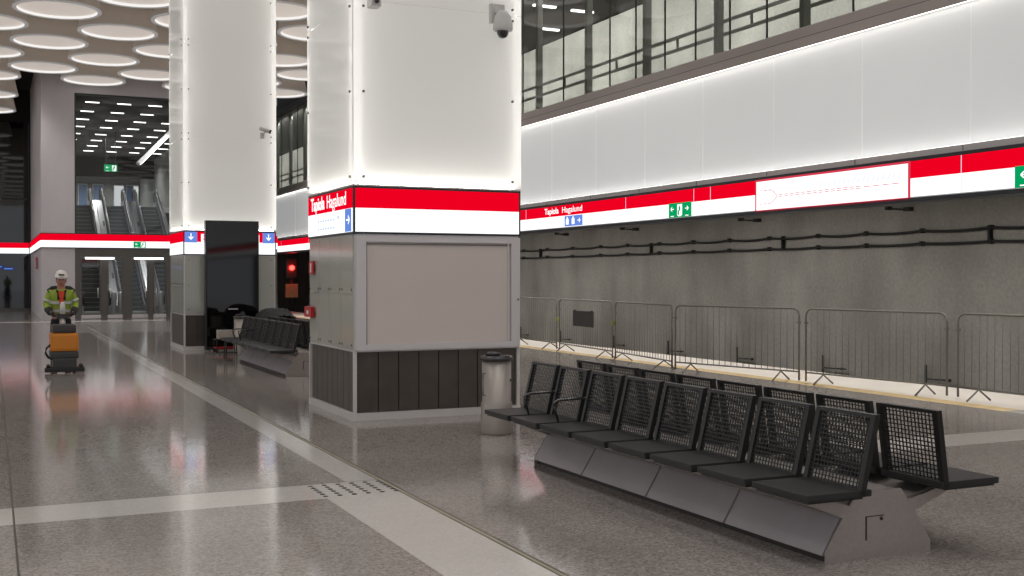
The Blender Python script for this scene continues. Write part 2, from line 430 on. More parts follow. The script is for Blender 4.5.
# LED lines washing the cladding
t = MB().box((12.22, Y0+.5, 5.505), (12.26, Y1-.5, 5.52), M['led_wall']).build('led_strip')
tag(t, 'long white light strip under the mezzanine sill, above the white wall panels', 'light strip')
t = MB().box((12.23, Y0+.5, 3.536), (12.27, Y1-.5, 3.542), M['led_sill']).build('led_strip')
tag(t, 'long white light strip below the white wall panels, on the grey trim', 'light strip')
# glazing
gl = MB().add([(12.42, Y0, 5.86), (12.42, Y1, 5.86), (12.42, Y1, 9.35), (12.42, Y0, 9.35)], [(0, 1, 2, 3)], M['glass_mezz'])
win = struct(gl.build('window_1'))
g = MB()
for y in [25.85, 23.62, 21.43, 20.34, 19.22, 18.14, 17.04, 15.96, 13.8, 12.29, 10.7, 9, 28, 30.2, 32.4, 34.6, 37, 40, 43, 46, 49, 52, 55]:
    y *= 1.018
    g.box((12.405, y-.012, 5.86), (12.435, y+.012, 9.35), M['seam'])
struct(g.build('window_frame', win))
posts = [12.8, 15.32, 17.82, 20.39, 22.95, 25.54, 28.1, 30.7, 33.3, 35.9, 38.5, 41.1, 43.7, 46.3, 48.9, 51.5, 54.1, 56.7, 59.3]
for k, y in enumerate(posts):
    y *= 1.015
    p = MB().box((12.62, y-.065, 5.66), (12.76, y+.065, 9.35), M['post_dark']).box((12.6, y-.095, 5.66), (12.82, y+.095, 5.7), M['seam']).build('steel_post')
    tag(p, 'dark grey square steel post behind the mezzanine glass, %s in line from the right' % (ORD[k] if k < 16 else 'far'), 'post', 'steel posts behind the mezzanine glass')
for k, z in enumerate((6.72, 6.46)):
    h = MB().box((13.06, 4, z-.03), (13.11, 60, z+.03), M['post_dark'])
    h = h.build('handrail')
    tag(h, ('upper' if k == 0 else 'lower')+' dark handrail running along the mezzanine behind the glass', 'handrail', 'mezzanine handrails')
for k, y in enumerate((11, 15.0, 17.6, 20.15, 22.7, 25.3, 28, 31)):
    p = MB().box((13.08, y-.02, 6.44), (13.12, y+.02, 6.74), M['post_dark']).build('rail_bracket')
    tag(p, 'short dark bar joining the two mezzanine handrails, %s from the right' % ORD[k], 'rail post', 'uprights of the mezzanine handrails')
lb = None
bl = [(14.17, 28.6), (15.6, 31.2), (15.43, 28.7), (14.1, 24), (14.1, 33.5), (15.5, 38), (14.1, 43), (14.1, 19.5), (14.1, 15), (14.1, 10.5), (15.4, 12), (15.4, 17)]
for k, (x, y) in enumerate(bl):
    t = MB().box((x-.35, y-.05, 9.3), (x+.35, y+.05, 9.35), M['lightbar']).build('ceiling_light_bar')
    tag(t, 'slim white light bar on the dark mezzanine ceiling behind the glass', 'light', 'light bars on the mezzanine ceiling')

# ------------------------------------------------------------------ red and white lit bands
def arrow_shape(mb, T, cx, cy, s, m, ang=0, w=.0022):
    R = T @ Matrix.Translation((cx, cy, w)) @ Matrix.Rotation(ang, 4, 'Z')
    mb.box((-.08*s, -.5*s, 0), (.08*s, .4*s, .001), m, R)
    for sg in (1, -1):
        R2 = R @ Matrix.Translation((0, .45*s, 0)) @ Matrix.Rotation(sg*math.radians(140), 4, 'Z')
        mb.box((-.08*s, 0, 0), (.08*s, .55*s, .001), m, R2)
def band_face(mb, T, L, h, red=.47, fr=.02):
    """T: frame at the lower left corner, u right, v up, w out"""
    mb.box((0, 0, 0), (L, fr, .012), M['trim_dark'], T); mb.box((0, h-fr, 0), (L, h, .012), M['trim_dark'], T)
    mb.box((0, fr, 0), (fr, h-fr, .012), M['trim_dark'], T); mb.box((L-fr, fr, 0), (L, h-fr, .012), M['trim_dark'], T)

wb = thing('wall_sign_band', 'long lit red and white sign band running along the wall above the track', 'sign band', (12.2, 0, 2.85))
TW = FW(12.2, 0, 2.85)
inv = Matrix.Translation((-12.2, 0, -2.85))
b = MB(); b.box((-.03, Y0, .02), (0, Y1, .285), M['white_e']); b.build('white_strip', wb)
b = MB(); b.box((-.03, Y0, .285), (0, Y1, .535), M['red_e']); b.build('red_strip', wb)
b = MB()
for y in [9, 11.6, 17.6, 18.15, 20.7, 25.6, 28, 31, 34, 38, 42, 47, 52, 58, 64, 70]:
    b.box((-.032, y-.006, .02), (-.03, y+.006, .535), M['pale_e'])
b.build('panel_joint', wb)
def LT(u, v, w_=.033): return inv @ FW(12.2-w_, u, 2.85+v)
text('Tapiola', .2, M['text_e'], LT(24.55, .355), wb, .74, .003, label='white lettering Tapiola')
text('Hagalund', .2, M['text_e'], LT(23.62, .355), wb, .98, 0, label='white lettering Hagalund')
b = MB(); b.box((-.034, 22.62, .03), (-.03, 23.5, .27), M['blue_e'])
for k in range(3):
    y = 23.36-.29*k
    if k < 2: b.box((-.036, y-.07, .07), (-.034, y+.07, .2), M['text_e']); b.box((-.036, y-.03, .2), (-.034, y+.03, .245), M['text_e'])
    else: arrow_shape(b, inv @ FW(12.164, y, 3.0), 0, 0, .14, M['text_e'], -PI/2)
b.build('blue_pictogram', wb)
# exit sign with arrow, running figure and arrow
def exit_sign(x, y, z, L, h, n, label, T=None, face='W'):
    t = thing('exit_sign', label, 'exit sign', (x, y, z), 0, 'green exit signs')
    F = Matrix(((0, 0, -1, 0), (-1, 0, 0, 0), (0, 1, 0, 0), (0, 0, 0, 1))) if face == 'W' else Matrix(((1, 0, 0, 0), (0, 0, -1, 0), (0, 1, 0, 0), (0, 0, 0, 1)))
    b = MB(); b.box((0, 0, 0), (L, h, .02), M['green_e'], F); b.build('sign_face', t)
    cw = L/n
    for k in range(n):
        b = MB(); cx = cw*(k+.5)
        arrow = (n > 2 and k % 2 == 0) or (n == 2 and k == 0)
        if arrow:
            arrow_shape(b, F @ Matrix.Translation((0, 0, .019)), cx, h*.58, h*.42, M['text_e'], PI/2 if k == 0 else -PI/2)
        else:
            b.box((cx-cw*.3, h*.12, .02), (cx+cw*.35, h*.9, .0215), M['text_e'], F)
            b.box((cx-cw*.1, h*.45, .0213), (cx+cw*.12, h*.75, .023), M['green_e'], F)
            b.box((cx-cw*.22, h*.15, .0213), (cx-cw*.05, h*.48, .023), M['green_e'], F)
            b.ball((cx+cw*.06, h*.82, .022), (h*.05, h*.05, .002), M['green_e'], 8, F)
        b.box((cx-cw*.22, h*.06, .02), (cx+cw*.22, h*.12, .0215), M['text_e'], F)
        b.build('arrow_pictogram' if arrow else 'running_figure', t)
    return t
exit_sign(12.166, 18.99, 2.865, .77, .28, 3, 'green exit sign with two arrows and a running figure, left of the route map')
exit_sign(12.166, 10.68, 2.865, .9, .28, 3, 'green exit sign right of the route map, cut by the picture edge')
# route map
rm = thing('route_map_sign', 'white route map with dashed red line and red border on the wall band', 'route map', (12.14, 16.2, 2.83))
FWl = Matrix(((0, 0, -1, 0), (-1, 0, 0, 0), (0, 1, 0, 0), (0, 0, 0, 1)))
L_ = 3.66
MB().box((0, 0, -.02), (L_, .56, .0), M['mapred_e'], FWl).build('border', rm)
MB().box((.04, .03, 0), (L_-.03, .525, .004), M['white_e'], FWl).build('map_face', rm)
b = MB()
for k in range(15):
    u = .66+k*.145
    if k < 14:
        b.box((u, .262, .004), (u+.1, .272, .006), M['mapred_e'], FWl); b.box((u, .232, .004), (u+.1, .242, .006), M['mapred_e'], FWl)
for k in range(4): b.box((2.72+k*.2, .248, .004), (2.86+k*.2, .258, .006), M['mapred_e'], FWl)
for sg in (1, -1):
    for k in range(3): b.box((.14+k*.11, .25+sg*.115-.005, .004), (.22+k*.11, .25+sg*.115+.005, .006), M['mapred_e'], FWl)
    R = FWl @ Matrix.Translation((.62, .25, .004)) @ Matrix.Rotation(PI-sg*math.atan2(.115, .16), 4, 'Z')
    b.box((0, -.005, 0), (.2, .005, .002), M['mapred_e'], R)
b.build('route_line', rm)
b = MB()
for k in range(30):
    u = .3+k*.108
    R = FWl @ Matrix.Translation((u, .33, .004)) @ Matrix.Rotation(math.radians(50), 4, 'Z')
    b.box((0, -.008, 0), (.07+.05*random.random(), .008, .001), M['mapgrey_e'], R)
b.build('station_ticks', rm)

# ------------------------------------------------------------------ cables on the concrete wall
for k, (z, nm) in enumerate(((2.60, 'upper'), (2.35, 'lower'))):
    t = thing('cable', nm+' black cable sagging between clips on the concrete wall', 'cable', (16.44, 0, z), 0, 'cables on the concrete wall')
    clips = [4, 6, 8, 10, 11.6, 13.3, 14.98, 16.65, 18.2, 19.7, 21.41, 22.98, 24.55, 26.18, 27.88, 29.45, 31.23, 33, 34.8, 36.6, 38.5, 41, 43.5, 46, 49, 52, 56, 60]
    pts = []
    for a, c_ in zip(clips, clips[1:]):
        for q in range(6):
            u = q/6; pts.append((0, a+(c_-a)*u, -.035*4*u*(1-u)*(.6 if k else 1)))
    MB().tube(pts, .03, M['cable'], 6).build('cable_run', t)
    for y in clips: MB().box((-.04, y-.025, -.045), (.06, y+.025, .045), M['cable']).build('clip', t)
for k, y in enumerate((15, 20.9, 26.6, 33.5, 37.5)):
    t = MB().box((16.4, y-.02, 2.32), (16.5, y+.02, 2.63), M['cable']).build('cable_spacer')
    tag(t, 'short black upright bar tying the two wall cables together, %s from the right' % ORD[k], 'cable tie bar', 'tie bars between the wall cables')
for k, (y, l) in enumerate(((17.3, .5), (22.2, .6), (27.8, .7), (32, .6), (37, .6))):
    t = MB().tube([(16.42, y+l/2, 3.08), (16.42, y-l/2, 3.03)], .02, M['cable'], 6).box((16.38, y-l/2-.12, 3.0), (16.5, y-l/2+.04, 3.08), M['cable']).box((16.38, y+l/2-.04, 3.05), (16.5, y+l/2+.04, 3.12), M['cable']).build('wall_fixture')
    tag(t, 'small dark rod fixture on the concrete wall under the sign band, %s from the right' % ORD[k], 'wall fixture', 'rod fixtures high on the concrete wall')
for k, y in enumerate((9.5, 13.0, 16.51, 19.49, 22.61, 25.68, 28.6, 31.97, 34.96, 38, 41)):
    z = -.42
    t = thing('track_bracket', 'black track-side bracket at the foot of the concrete wall, %s from the right' % ORD[k], 'bracket', (16.4, y, z), 0, 'track-side brackets at the wall foot')
    MB().box((.0, -.018, -.8), (.03, .018, .42), M['cable']).build('upright', t)
    MB().tube([(0, 0, .15), (0, -.75 if k % 2 else -.6, .17)], .016, M['cable'], 6).ball((0, -.62, .168), .035, M['cable'], 8).build('arm', t)

# ------------------------------------------------------------------ lit columns
def column(x0, x1, y0, y1, label, variant):
    """square column: plinth, dark slats, notice case / grey glass, lit band, opal glass shaft with LED strips behind"""
    W, D = x1-x0, y1-y0
    t = thing('station_column', label, 'column', (x0, y0, 0), 0, 'lit white columns')
    MB().box((.12, .12, 0), (W-.12, D-.12, 11.2), M['core']).build('core', t)
    MB().box((0, 0, 0), (W, D, .09), M['plinth']).build('plinth', t)
    # slatted lower cladding
    b = MB(); b.box((.06, .06, .09), (W-.06, D-.06, .81), M['slat_gap'])
    n = 8
    for face in range(4):
        Lf = W if face % 2 == 0 else D
        sw = (Lf-.12)/n
        for k in range(n):
            a, c_ = .06+k*sw+.006, .06+(k+1)*sw-.006
            if face == 0: b.box((a, .035, .095), (c_, .07, .805), M['slat'])
            if face == 1: b.box((W-.07, a, .095), (W-.035, c_, .805), M['slat'])
            if face == 2: b.box((a, D-.07, .095), (c_, D-.035, .805), M['slat'])
            if face == 3: b.box((.035, a, .095), (.07, c_, .805), M['slat'])
    b.build('slatted_cladding', t)
    for cx, cy in ((.0, .0), (W-.05, .0), (.0, D-.05), (W-.05, D-.05)):
        MB().box((cx+.005, cy+.005, .09), (cx+.045, cy+.045, .82), M['plinth']).build('corner_post', t)
    # middle section
    MB().box((.02, .02, .81), (W-.02, D-.02, 2.22), M['alu']).build('middle_casing', t)
    # grey glass panels on the sides, studs
    for side, xx, dx in ((0, .02, -1), (1, W-.02, 1)):
        gp = MB(); st = MB()
        nn = 4; sw = (D-.08)/nn
        for k in range(nn):
            for q, (za, zb) in enumerate(((.84, 1.49), (1.5, 2.2))):
                gp.box((xx, .04+k*sw+.004, za), (xx+dx*.015, .04+(k+1)*sw-.004, zb), M['glass_grey'])
                for yy in (.04+k*sw+.05, .04+(k+1)*sw-.05):
                    for zz in ((za+.05,) if q == 0 else (za+.05,)):
                        st.tube([(xx+dx*.014, yy, zz), (xx+dx*.024, yy, zz)], .014, M['stud'], 8)
        gp.build('side_glass_panel', t); st.build('glass_fixing', t)
    if variant == 1:
        f = MB()
        u0, u1, v0, v1 = .03, W-.02, .83, 2.185
        for a, c_ in (((u0, v0), (u0+.12, v1)), ((u1-.12, v0), (u1, v1)), ((u0+.12, v0), (u1-.12, v0+.07)), ((u0+.12, v1-.07), (u1-.12, v1))):
            f.box((a[0], -.03, a[1]), (c_[0], .02, c_[1]), M['alu'])
        cs = f.build('notice_case', t)
        MB().box((u0+.12, .004, v0+.07), (u1-.12, .018, v1-.07), M['panel_grey']).build('notice_board', cs)
        b = MB()
        b.box((u0+.12, -.012, v0+.07), (u0+.135, .004, v1-.07), M['stud']).box((u0+.12, -.012, v1-.1), (u1-.12, .004, v1-.085), M['stud'])
        b.box((u1-.16, -.02, v0+.07), (u1-.145, .004, v1-.07), M['alu'])
        b.build('inner_frame', cs)
        b = MB().tube([(u1-.03, -.032, 1.42), (u1-.03, -.05, 1.42)], .012, M['stud'], 8)
        b.build('lock', cs)
    else:
        gp = MB(); st = MB()
        gp.box((.04, .005, .84), (W-.04, .02, 2.2), M['glass_grey'])
        for xx in (.12, W-.12):
            for zz in (.95, 1.5, 2.1): st.tube([(xx, .006, zz), (xx, -.006, zz)], .014, M['stud'], 8)
        gp.build('front_glass_panel', t); st.build('glass_fixing', t)
    # lit sign band
    bh0, bh1 = 2.21, 2.775
    MB().box((0, 0, bh0), (W, D, bh1), M['trim_dark']).build('band_frame', t)
    zr = 2.515
    b = MB(); r = MB()
    for (a, c_) in (((.025, -.008), (W-.025, .004)), ((.025, D-.004), (W-.025, D+.008)), ((-.008, .025), (.004, D-.025)), ((W-.004, .025), (W+.008, D-.025))):
        b.box((a[0], a[1], bh0+.025), (c_[0], c_[1], zr), M['white_e']); r.box((a[0], a[1], zr), (c_[0], c_[1], bh1-.025), M['red_e'])
    b.build('white_strip', t); r.build('red_strip', t)
    # opal glass shaft: panels and seams
    Z = [2.815, 4.96, 7.13, 9.3, 11.15]
    e = .012
    op = MB()
    for za, zb in zip(Z, Z[1:]):
        za += .004; zb -= .004
        op.add([(0, -e, za), (W, -e, za), (W, -e, zb), (0, -e, zb)], [(0, 1, 2, 3)], M['opal'])
        op.add([(0, D+e, za), (W, D+e, za), (W, D+e, zb), (0, D+e, zb)], [(0, 1, 2, 3)], M['opal'])
        op.add([(-e, 0, za), (-e, D, za), (-e, D, zb), (-e, 0, zb)], [(0, 1, 2, 3)], M['opal'])
        op.add([(W+e, 0, za), (W+e, D, za), (W+e, D, zb), (W+e, 0, zb)], [(0, 1, 2, 3)], M['opal'])
    op.build('opal_glass', t)
    st = MB()
    for za, zb in zip(Z, Z[1:]):
        for zz in (za+.07, (za+zb)/2, zb-.07):
            for u in (.12, W-.12):
                st.tube([(u, -e, zz), (u, -e-.02, zz)], .016, M['stud'], 8)
            for u in (.07, D-.07):
                st.tube([(-e, u, zz), (-e-.02, u, zz)], .016, M['stud'], 8)
                st.tube([(W+e, u, zz), (W+e+.02, u, zz)], .016, M['stud'], 8)
    st.build('glass_fixing', t)
    led = MB()
    for cx, cy in ((.045, .045), (W-.045, .045), (.045, D-.045), (W-.045, D-.045)):
        led.box((cx-.006, cy-.006, 2.9), (cx+.006, cy+.006, 11.1), M['led_low'])
    led.build('corner_light', t)
    led = MB()
    led.box((.1, .04, 2.80), (W-.1, .07, 2.805), M['led']); led.box((.1, D-.07, 2.80), (W-.1, D-.04, 2.805), M['led'])
    led.box((.04, .1, 2.80), (.07, D-.1, 2.805), M['led']); led.box((W-.07, .1, 2.80), (W-.04, D-.1, 2.805), M['led'])
    led.build('bottom_light', t)
    MB().box((.0, .0, 2.776), (W, D, 2.795), M['plinth']).build('light_shelf', t)
    return t
P1 = column(3.86, 6.03, 12.85, 14.92, 'large white lit column with an empty notice case, nearest the benches', 1)
P2 = column(4.02, 6.17, 26.9, 29.05, 'white lit column farther away behind the black display', 2)
# lettering and pictograms on the near column
TL = Matrix.Translation((-3.86, -12.85, 0)) @ FW(3.85, 14.75, 0)
text('Tapiola', .235, M['text_e'], TL @ Matrix.Translation((.02, 2.565, .004)), P1, .66, .004, label='white lettering Tapiola')
text('Hagalund', .235, M['text_e'], TL @ Matrix.Translation((.8, 2.565, .004)), P1, .84, .0, label='white lettering Hagalund')
b = MB()
for v in (2.40, 2.30):
    for k in range(7): b.box((.35+k*.12, v, .002), (.43+k*.12, v+.025, .004), M['pale_e'], TL)
b.box((1.27, 2.41, .002), (1.36, 2.45, .004), M['pale_e'], TL)
b.build('fine_print', P1)
b = MB(); b.box((1.6, 2.24, .002), (1.86, 2.51, .004), M['blue_e'], TL); arrow_shape(b, TL @ Matrix.Translation((0, 0, .002)), 1.73, 2.38, .14, M['text_e'], -PI/2)
b.build('blue_pictogram', P1)
for k, (y, z, hh, ww) in enumerate(((14.67, 1.74, .17, .2), (14.74, 1.17, .14, .34))):
    o = MB().box((3.825, y-ww/2, z), (3.845, y+ww/2, z+hh), M['red'])
    if k == 0: o.box((3.822, y-.03, z+.02), (3.826, y+.03, z+hh-.03), M['white'])
    else: o.box((3.80, y-ww/2, z), (3.826, y+ww/2, z+hh), M['red']).box((3.796, y-.04, z+.04), (3.80, y+.04, z+.09), M['white'])
    tag(o.build('fire_call_point' if k else 'fire_notice'), ('small red fire alarm box' if k else 'small red and white fire sign')+' on the grey glass side of the near column', 'fire alarm' if k else 'sign')
# pictograms on the far column
for x in (.03, 1.83):
    T = FS(x, -.008, 0); b = MB()
    b.box((0, 2.50, .001), (.28, 2.75, .003), M['blue_e'], T); arrow_shape(b, T @ Matrix.Translation((0, 0, .002)), .14, 2.64, .15, M['text_e'], PI)
    b.build('arrow_pictogram', P2)
for x in (.4, 1.55):
    T = FS(x, -.008, 0); b = MB()
    b.box((0, 2.52, .001), (.2, 2.70, .003), M['text_e'], T); b.box((.05, 2.64, .003), (.15, 2.67, .004), M['red_e'], T); b.box((.05, 2.56, .003), (.08, 2.6, .004), M['red_e'], T); b.box((.12, 2.56, .003), (.15, 2.6, .004), M['red_e'], T)
    b.build('train_pictogram', P2)
# cameras on the columns
t = thing('dome_camera', 'white dome security camera on the upper right of the near column', 'camera', (5.66, 12.8, 4.77))
MB().bev((-.07, -.03, .06), (.12, .035, .30), .01, M['camera_white']).box((-.02, -.1, .18), (.05, 0, .24), M['camera_white']).build('wall_bracket', t)
MB().lathe([(0, .20), (.06, .19), (.1, .13), (.12, .03), (.125, -.03), (.11, -.05), (0, -.05)], M['camera_white'], 24, Matrix.Translation((.05, -.12, 0))).build('housing', t)
MB().lathe([(.075, -.05), (.07, -.09), (.045, -.13), (0, -.145)], M['lens'], 20, Matrix.Translation((.05, -.12, 0))).build('lens_dome', t)
t = thing('box_camera', 'small white box camera at the top of the near column', 'camera', (4.085, 12.8, 4.86))
MB().bev((-.06, -.14, 0), (.06, .03, .13), .01, M['camera_white']).build('housing', t)
MB().tube([(0, -.14, .06), (0, -.17, .06)], .03, M['lens'], 12).build('lens', t)
t = thing('bullet_camera', 'small white bullet camera with black lens on the far column', 'camera', (5.88, 26.82, 5.1))
MB().bev((-.09, -.02, -.12), (.0, .06, .02), .01, M['camera_white']).tube([(-.05, -.04, -.03), (.0, -.12, .03)], .02, M['camera_white'], 8).build('wall_bracket', t)
MB().tube([(-.14, -.12, .1), (.08, -.18, .03)], .045, M['camera_white'], 12).build('housing', t)
MB().tube([(.08, -.18, .03), (.12, -.19, .018)], .05, M['lens'], 12).build('lens', t)

# ------------------------------------------------------------------ pendant drum lights
def make_drum():
    t = thing('drum_light', '', 'ceiling light')
    MB().lathe([(1.2, .03), (1.195, .08), (1.15, .28), (1.08, .6), (1.0, 1.0), (.9, 1.5), (.86, 1.79)], M['drum'], 48).build('drum_shade', t)
    MB().lathe([(1.09, .0), (1.12, -.014), (1.18, -.014), (1.205, .0), (1.208, .02), (1.2, .035)], M['drum_rim'], 48).build('rim', t)
    b = MB(); n = 48
    b.add([(1.09*math.cos(2*PI*k/n), 1.09*math.sin(2*PI*k/n), .075) for k in range(n)], [tuple(range(n))], M['disc']); b.build('diffuser', t)
    MB().lathe([(1.09, .075), (1.09, .0)], M['disc_led'], 48).build('light_ring', t)
    MB().lathe([(.93, .14), (.97, .14)], M['fill_ring'], 32).build('inner_fill_ring', t)  # hidden glowing ring, added to brighten the shade from inside
    return t
drum = make_drum(); first = True
rown = {-1: 'leftmost row', 0: 'row over the floor machine', 1: 'row left of the far column', 2: 'row that runs behind the far column', 3: 'row just right of the far column', 4: 'row between the two columns', 5: 'row beside the mezzanine glass'}
for i in range(-6, 6):
    for j in range(-12, 8):
        x = 1.75+1.9*i; y = 35.2+4.93*j+(2.46 if i % 2 else 0)
        if i == 5: x = 10.95
        if 47 < y < 48 and i >= 0: y = 47.25
        if y > 60.8 or y < -10 or x < -10.5: continue
        if y > 47.6 and i >= 0: continue
        hit = False
        for (a, b_, c_, d_) in ((3.86, 6.03, 12.85, 14.92), (4.02, 6.17, 26.9, 29.05)):
            if a-1.22 < x < b_+1.22 and c_-1.22 < y < d_+1.22:
                dx = max(a-x, 0, x-b_); dy = max(c_-y, 0, y-d_)
                if math.hypot(dx, dy) < 1.28: hit = True
        if hit: continue
        vis = y > 28 and i >= -1
        if vis:
            r = round((y-28)/4.93)
            label = 'round drum ceiling light, %s, %s from the viewer' % (rown.get(i), ORD[r])
        else: label = 'large round drum ceiling light over the near part of the platform'
        if first: drum.location = (x, y, 9.4); drum['label'] = label; drum['group'] = 'round drum ceiling lights'; first = False
        else: dup(drum, (x, y, 9.4), label=label)
# ------------------------------------------------------------------ unseen spot lamps added among the drums to brighten the platform hall
for k, (x, y) in enumerate([(x, y) for x in (-4.9, 0.8, 8.4) for y in (-8, -1, 6, 13, 20, 27)]+[(4.6, 8), (4.6, 1), (4.6, 20), (4.6, -8)]+[(-4.9, 34), (-4.9, 41), (2.7, 35.2), (2.7, 42.6), (4.6, 45.5), (.8, 47.5), (-2.9, 47.5), (-3, 55), (4.6, 34)]):
    L = bpy.data.lights.new('fill_spot', 'SPOT'); L.energy = 270; L.spot_size = math.radians(125); L.spot_blend = .8; L.shadow_soft_size = .5; L.color = (1, .975, .95)
    lo = bpy.data.objects.new('fill_spot', L); COL.objects.link(lo); lo.location = (x, y, 9.35)

def area(name, loc, sx, sy, e, rot=(0, 0, 0), col=(1, .97, .93)):
    L = bpy.data.lights.new(name, 'AREA'); L.shape = 'RECTANGLE'; L.size = sx; L.size_y = sy; L.energy = e; L.color = col
    o = bpy.data.objects.new(name, L); COL.objects.link(o); o.location = loc; o.rotation_euler = rot; return o
area('track_fill', (12.9, 15, 3.36), .2, 70, 1100)  # unseen lamp added to brighten the concrete wall and platform edge
area('mezzanine_fill', (12.75, 32, 9.2), .2, 100, 3000, (0, math.radians(-60), 0))  # unseen lamp added to brighten the mezzanine, turned away from the hall
for k, (x, y, e) in enumerate([(4.6, 53, 500), (8.4, 54, 500), (5.4, 62, 500), (8.8, 64, 500), (5.4, 72, 450), (9, 74, 450), (6, 83, 400), (9, 85, 400), (5, 93.5, 350), (8.5, 93.5, 350)]):  # unseen spots added to brighten the escalator hall
    L = bpy.data.lights.new('hall_fill_spot', 'SPOT'); L.energy = e*1.5; L.spot_size = math.radians(150); L.spot_blend = .8; L.shadow_soft_size = .12; L.color = (1, .98, .96)
    lo = bpy.data.objects.new('hall_fill_spot', L); COL.objects.link(lo); lo.location = (x, y, 10.4)

# ------------------------------------------------------------------ end of the hall: facade, glass, doors
FY = 48.6
struct(MB().box((1.80, FY, 0), (3.03, 62.5, 11.2), M['smooth_concrete']).build('wall_end'))
struct(MB().box((3.03, FY, 9.1), (11.2, FY+.4, 11.2), M['smooth_concrete']).build('wall_lintel'))
struct(MB().add([(3.03, FY+.1, 3.46), (11.2, FY+.1, 3.46), (11.2, FY+.1, 9.1), (3.03, FY+.1, 9.1)], [(0, 1, 2, 3)], M['glass_hall']).build('window_2'))
struct(MB().box((3.03, FY, 2.52), (11.2, FY+.25, 3.46), M['door_frame']).build('wall_transom'))
struct(MB().box((3.03, FY+.02, 3.46), (3.09, FY+.2, 9.1), M['seam']).box((3.03, FY+.02, 9.03), (11.2, FY+.2, 9.1), M['seam']).box((7.6, FY+.02, 3.46), (7.66, FY+.2, 9.1), M['seam']).build('trim_5'))
# band on the facade: front part, return face and the far left part
fb = thing('facade_sign_band', 'lit red and white band across the end wall above the glass doors', 'sign band', (1.78, FY, 2.86))
MB().box((0, -.06, .0), (9.42, 0, .03), M['trim_dark']).box((0, -.06, .565), (9.42, 0, .6), M['trim_dark']).build('frame', fb)
MB().box((0, -.07, .03), (9.42, 0, .3), M['white_e']).build('white_strip', fb)
MB().box((0, -.07, .3), (9.42, 0, .565), M['red_e']).build('red_strip', fb)
sb = thing('corner_sign_band', 'lit red and white band on the side of the end wall behind the worker', 'sign band', (1.8, FY, 2.86))
MB().box((-.05, 0, .0), (0, 13.6, .03), M['trim_dark']).box((-.05, 0, .565), (0, 13.6, .6), M['trim_dark']).build('frame', sb)
MB().box((-.06, 0.05, .03), (0, 13.6, .3), M['white_e']).build('white_strip', sb)
MB().box((-.06, 0.05, .3), (0, 13.6, .565), M['red_e']).build('red_strip', sb)
lb_ = thing('far_sign_band', 'lit red and white band at the far left end of the hall', 'sign band', (-12, 62.3, 2.86))
MB().box((0, -.07, .03), (13.7, 0, .3), M['white_e']).build('white_strip', lb_)
MB().box((0, -.07, .3), (13.7, 0, .565), M['red_e']).build('red_strip', lb_)
exit_sign(5.27, FY-.07, 2.9, .48, .25, 2, 'green exit sign on the end wall band above the glass doors', face='S')
# dark glass at the far left
struct(MB().box((-12, 62.5, 0), (1.8, 62.8, 11.2), M['ceil_dark']).build('wall_far'))
struct(MB().box((-12, 62.4, 0.05), (1.8, 62.5, 9.5), M['mirror_dark']).build('window_3'))
f = MB()
for x in (-4.6, -2.2, .2, 1.72): f.box((x-.03, 62.34, 0), (x+.03, 62.41, 9.5), M['seam'])
f.box((-12, 62.34, 5.6), (1.8, 62.41, 5.7), M['seam']).box((-12, 62.34, 0), (1.8, 62.41, .12), M['door_frame'])
struct(f.build('trim_6'))
for k, (x, z, w_) in enumerate(((-.35, 2.15, 1.7), (.75, 2.05, .5))):
    t = MB().box((x-w_/2, 62.1, z), (x+w_/2, 62.16, z+.13), M['navy_e']).box((x-w_/2+.05, 62.09, z+.04), (x+w_/2-.05, 62.1, z+.09), M['blue_e']).build('hanging_sign')
    t.location = (0, 0, 0)
    tag(t, 'small dark blue lit sign strip under the far left band, %s one' % ('wider left' if k == 0 else 'shorter right'), 'sign', 'dark blue sign strips')
MB_ = MB().box((1.715, 52.2, 2.05), (1.75, 53.3, 2.55), M['red']).box((1.70, 52.5, 2.1), (1.716, 52.8, 2.4), M['white']).build('fire_notice')
tag(MB_, 'red fire sign on the side of the end wall, under the corner band', 'sign')
# door wall: frames and leaves
frames = [3.05, 4.13, 4.24, 5.0, 5.15, 5.95, 6.62, 6.78]
fr = MB()
for a, b_ in ((3.03, 3.25), (4.02, 4.26), (4.86, 5.2), (5.86, 6.05), (6.58, 6.85), (7.7, 7.9), (8.7, 11.2)):
    fr.box((a, FY, 0), (b_, FY+.12, 2.52), M['door_frame'])
struct(fr.build('trim_7'))
leaves = [(3.25, 4.02), (4.26, 4.86), (5.2, 5.86), (6.05, 6.58), (6.85, 7.7), (7.9, 8.7)]
for k, (a, b_) in enumerate(leaves):
    d = MB().box((a+.01, FY+.03, .02), (b_-.01, FY+.08, .16), M['alu']).box((a+.01, FY+.03, 2.42), (b_-.01, FY+.08, 2.5), M['door_frame'])
    d.box((a+.01, FY+.03, .16), (a+.05, FY+.08, 2.42), M['door_frame']).box((b_-.05, FY+.03, .16), (b_-.01, FY+.08, 2.42), M['door_frame'])
    o = struct(d.build('door_%d' % (k+1)))
    MB().add([(a+.05, FY+.055, .16), (b_-.05, FY+.055, .16), (b_-.05, FY+.055, 2.42), (a+.05, FY+.055, 2.42)], [(0, 1, 2, 3)], M['glass_hall']).build('door_glass', o)
    hx = b_-.12 if k % 2 == 0 else a+.12
    MB().tube([(hx, FY+.0, .85), (hx, FY+.0, 1.25)], .016, M['alu'], 8).tube([(hx, FY, .88), (hx, FY+.05, .88)], .01, M['alu'], 6).tube([(hx, FY, 1.22), (hx, FY+.05, 1.22)], .01, M['alu'], 6).build('door_handle', o)
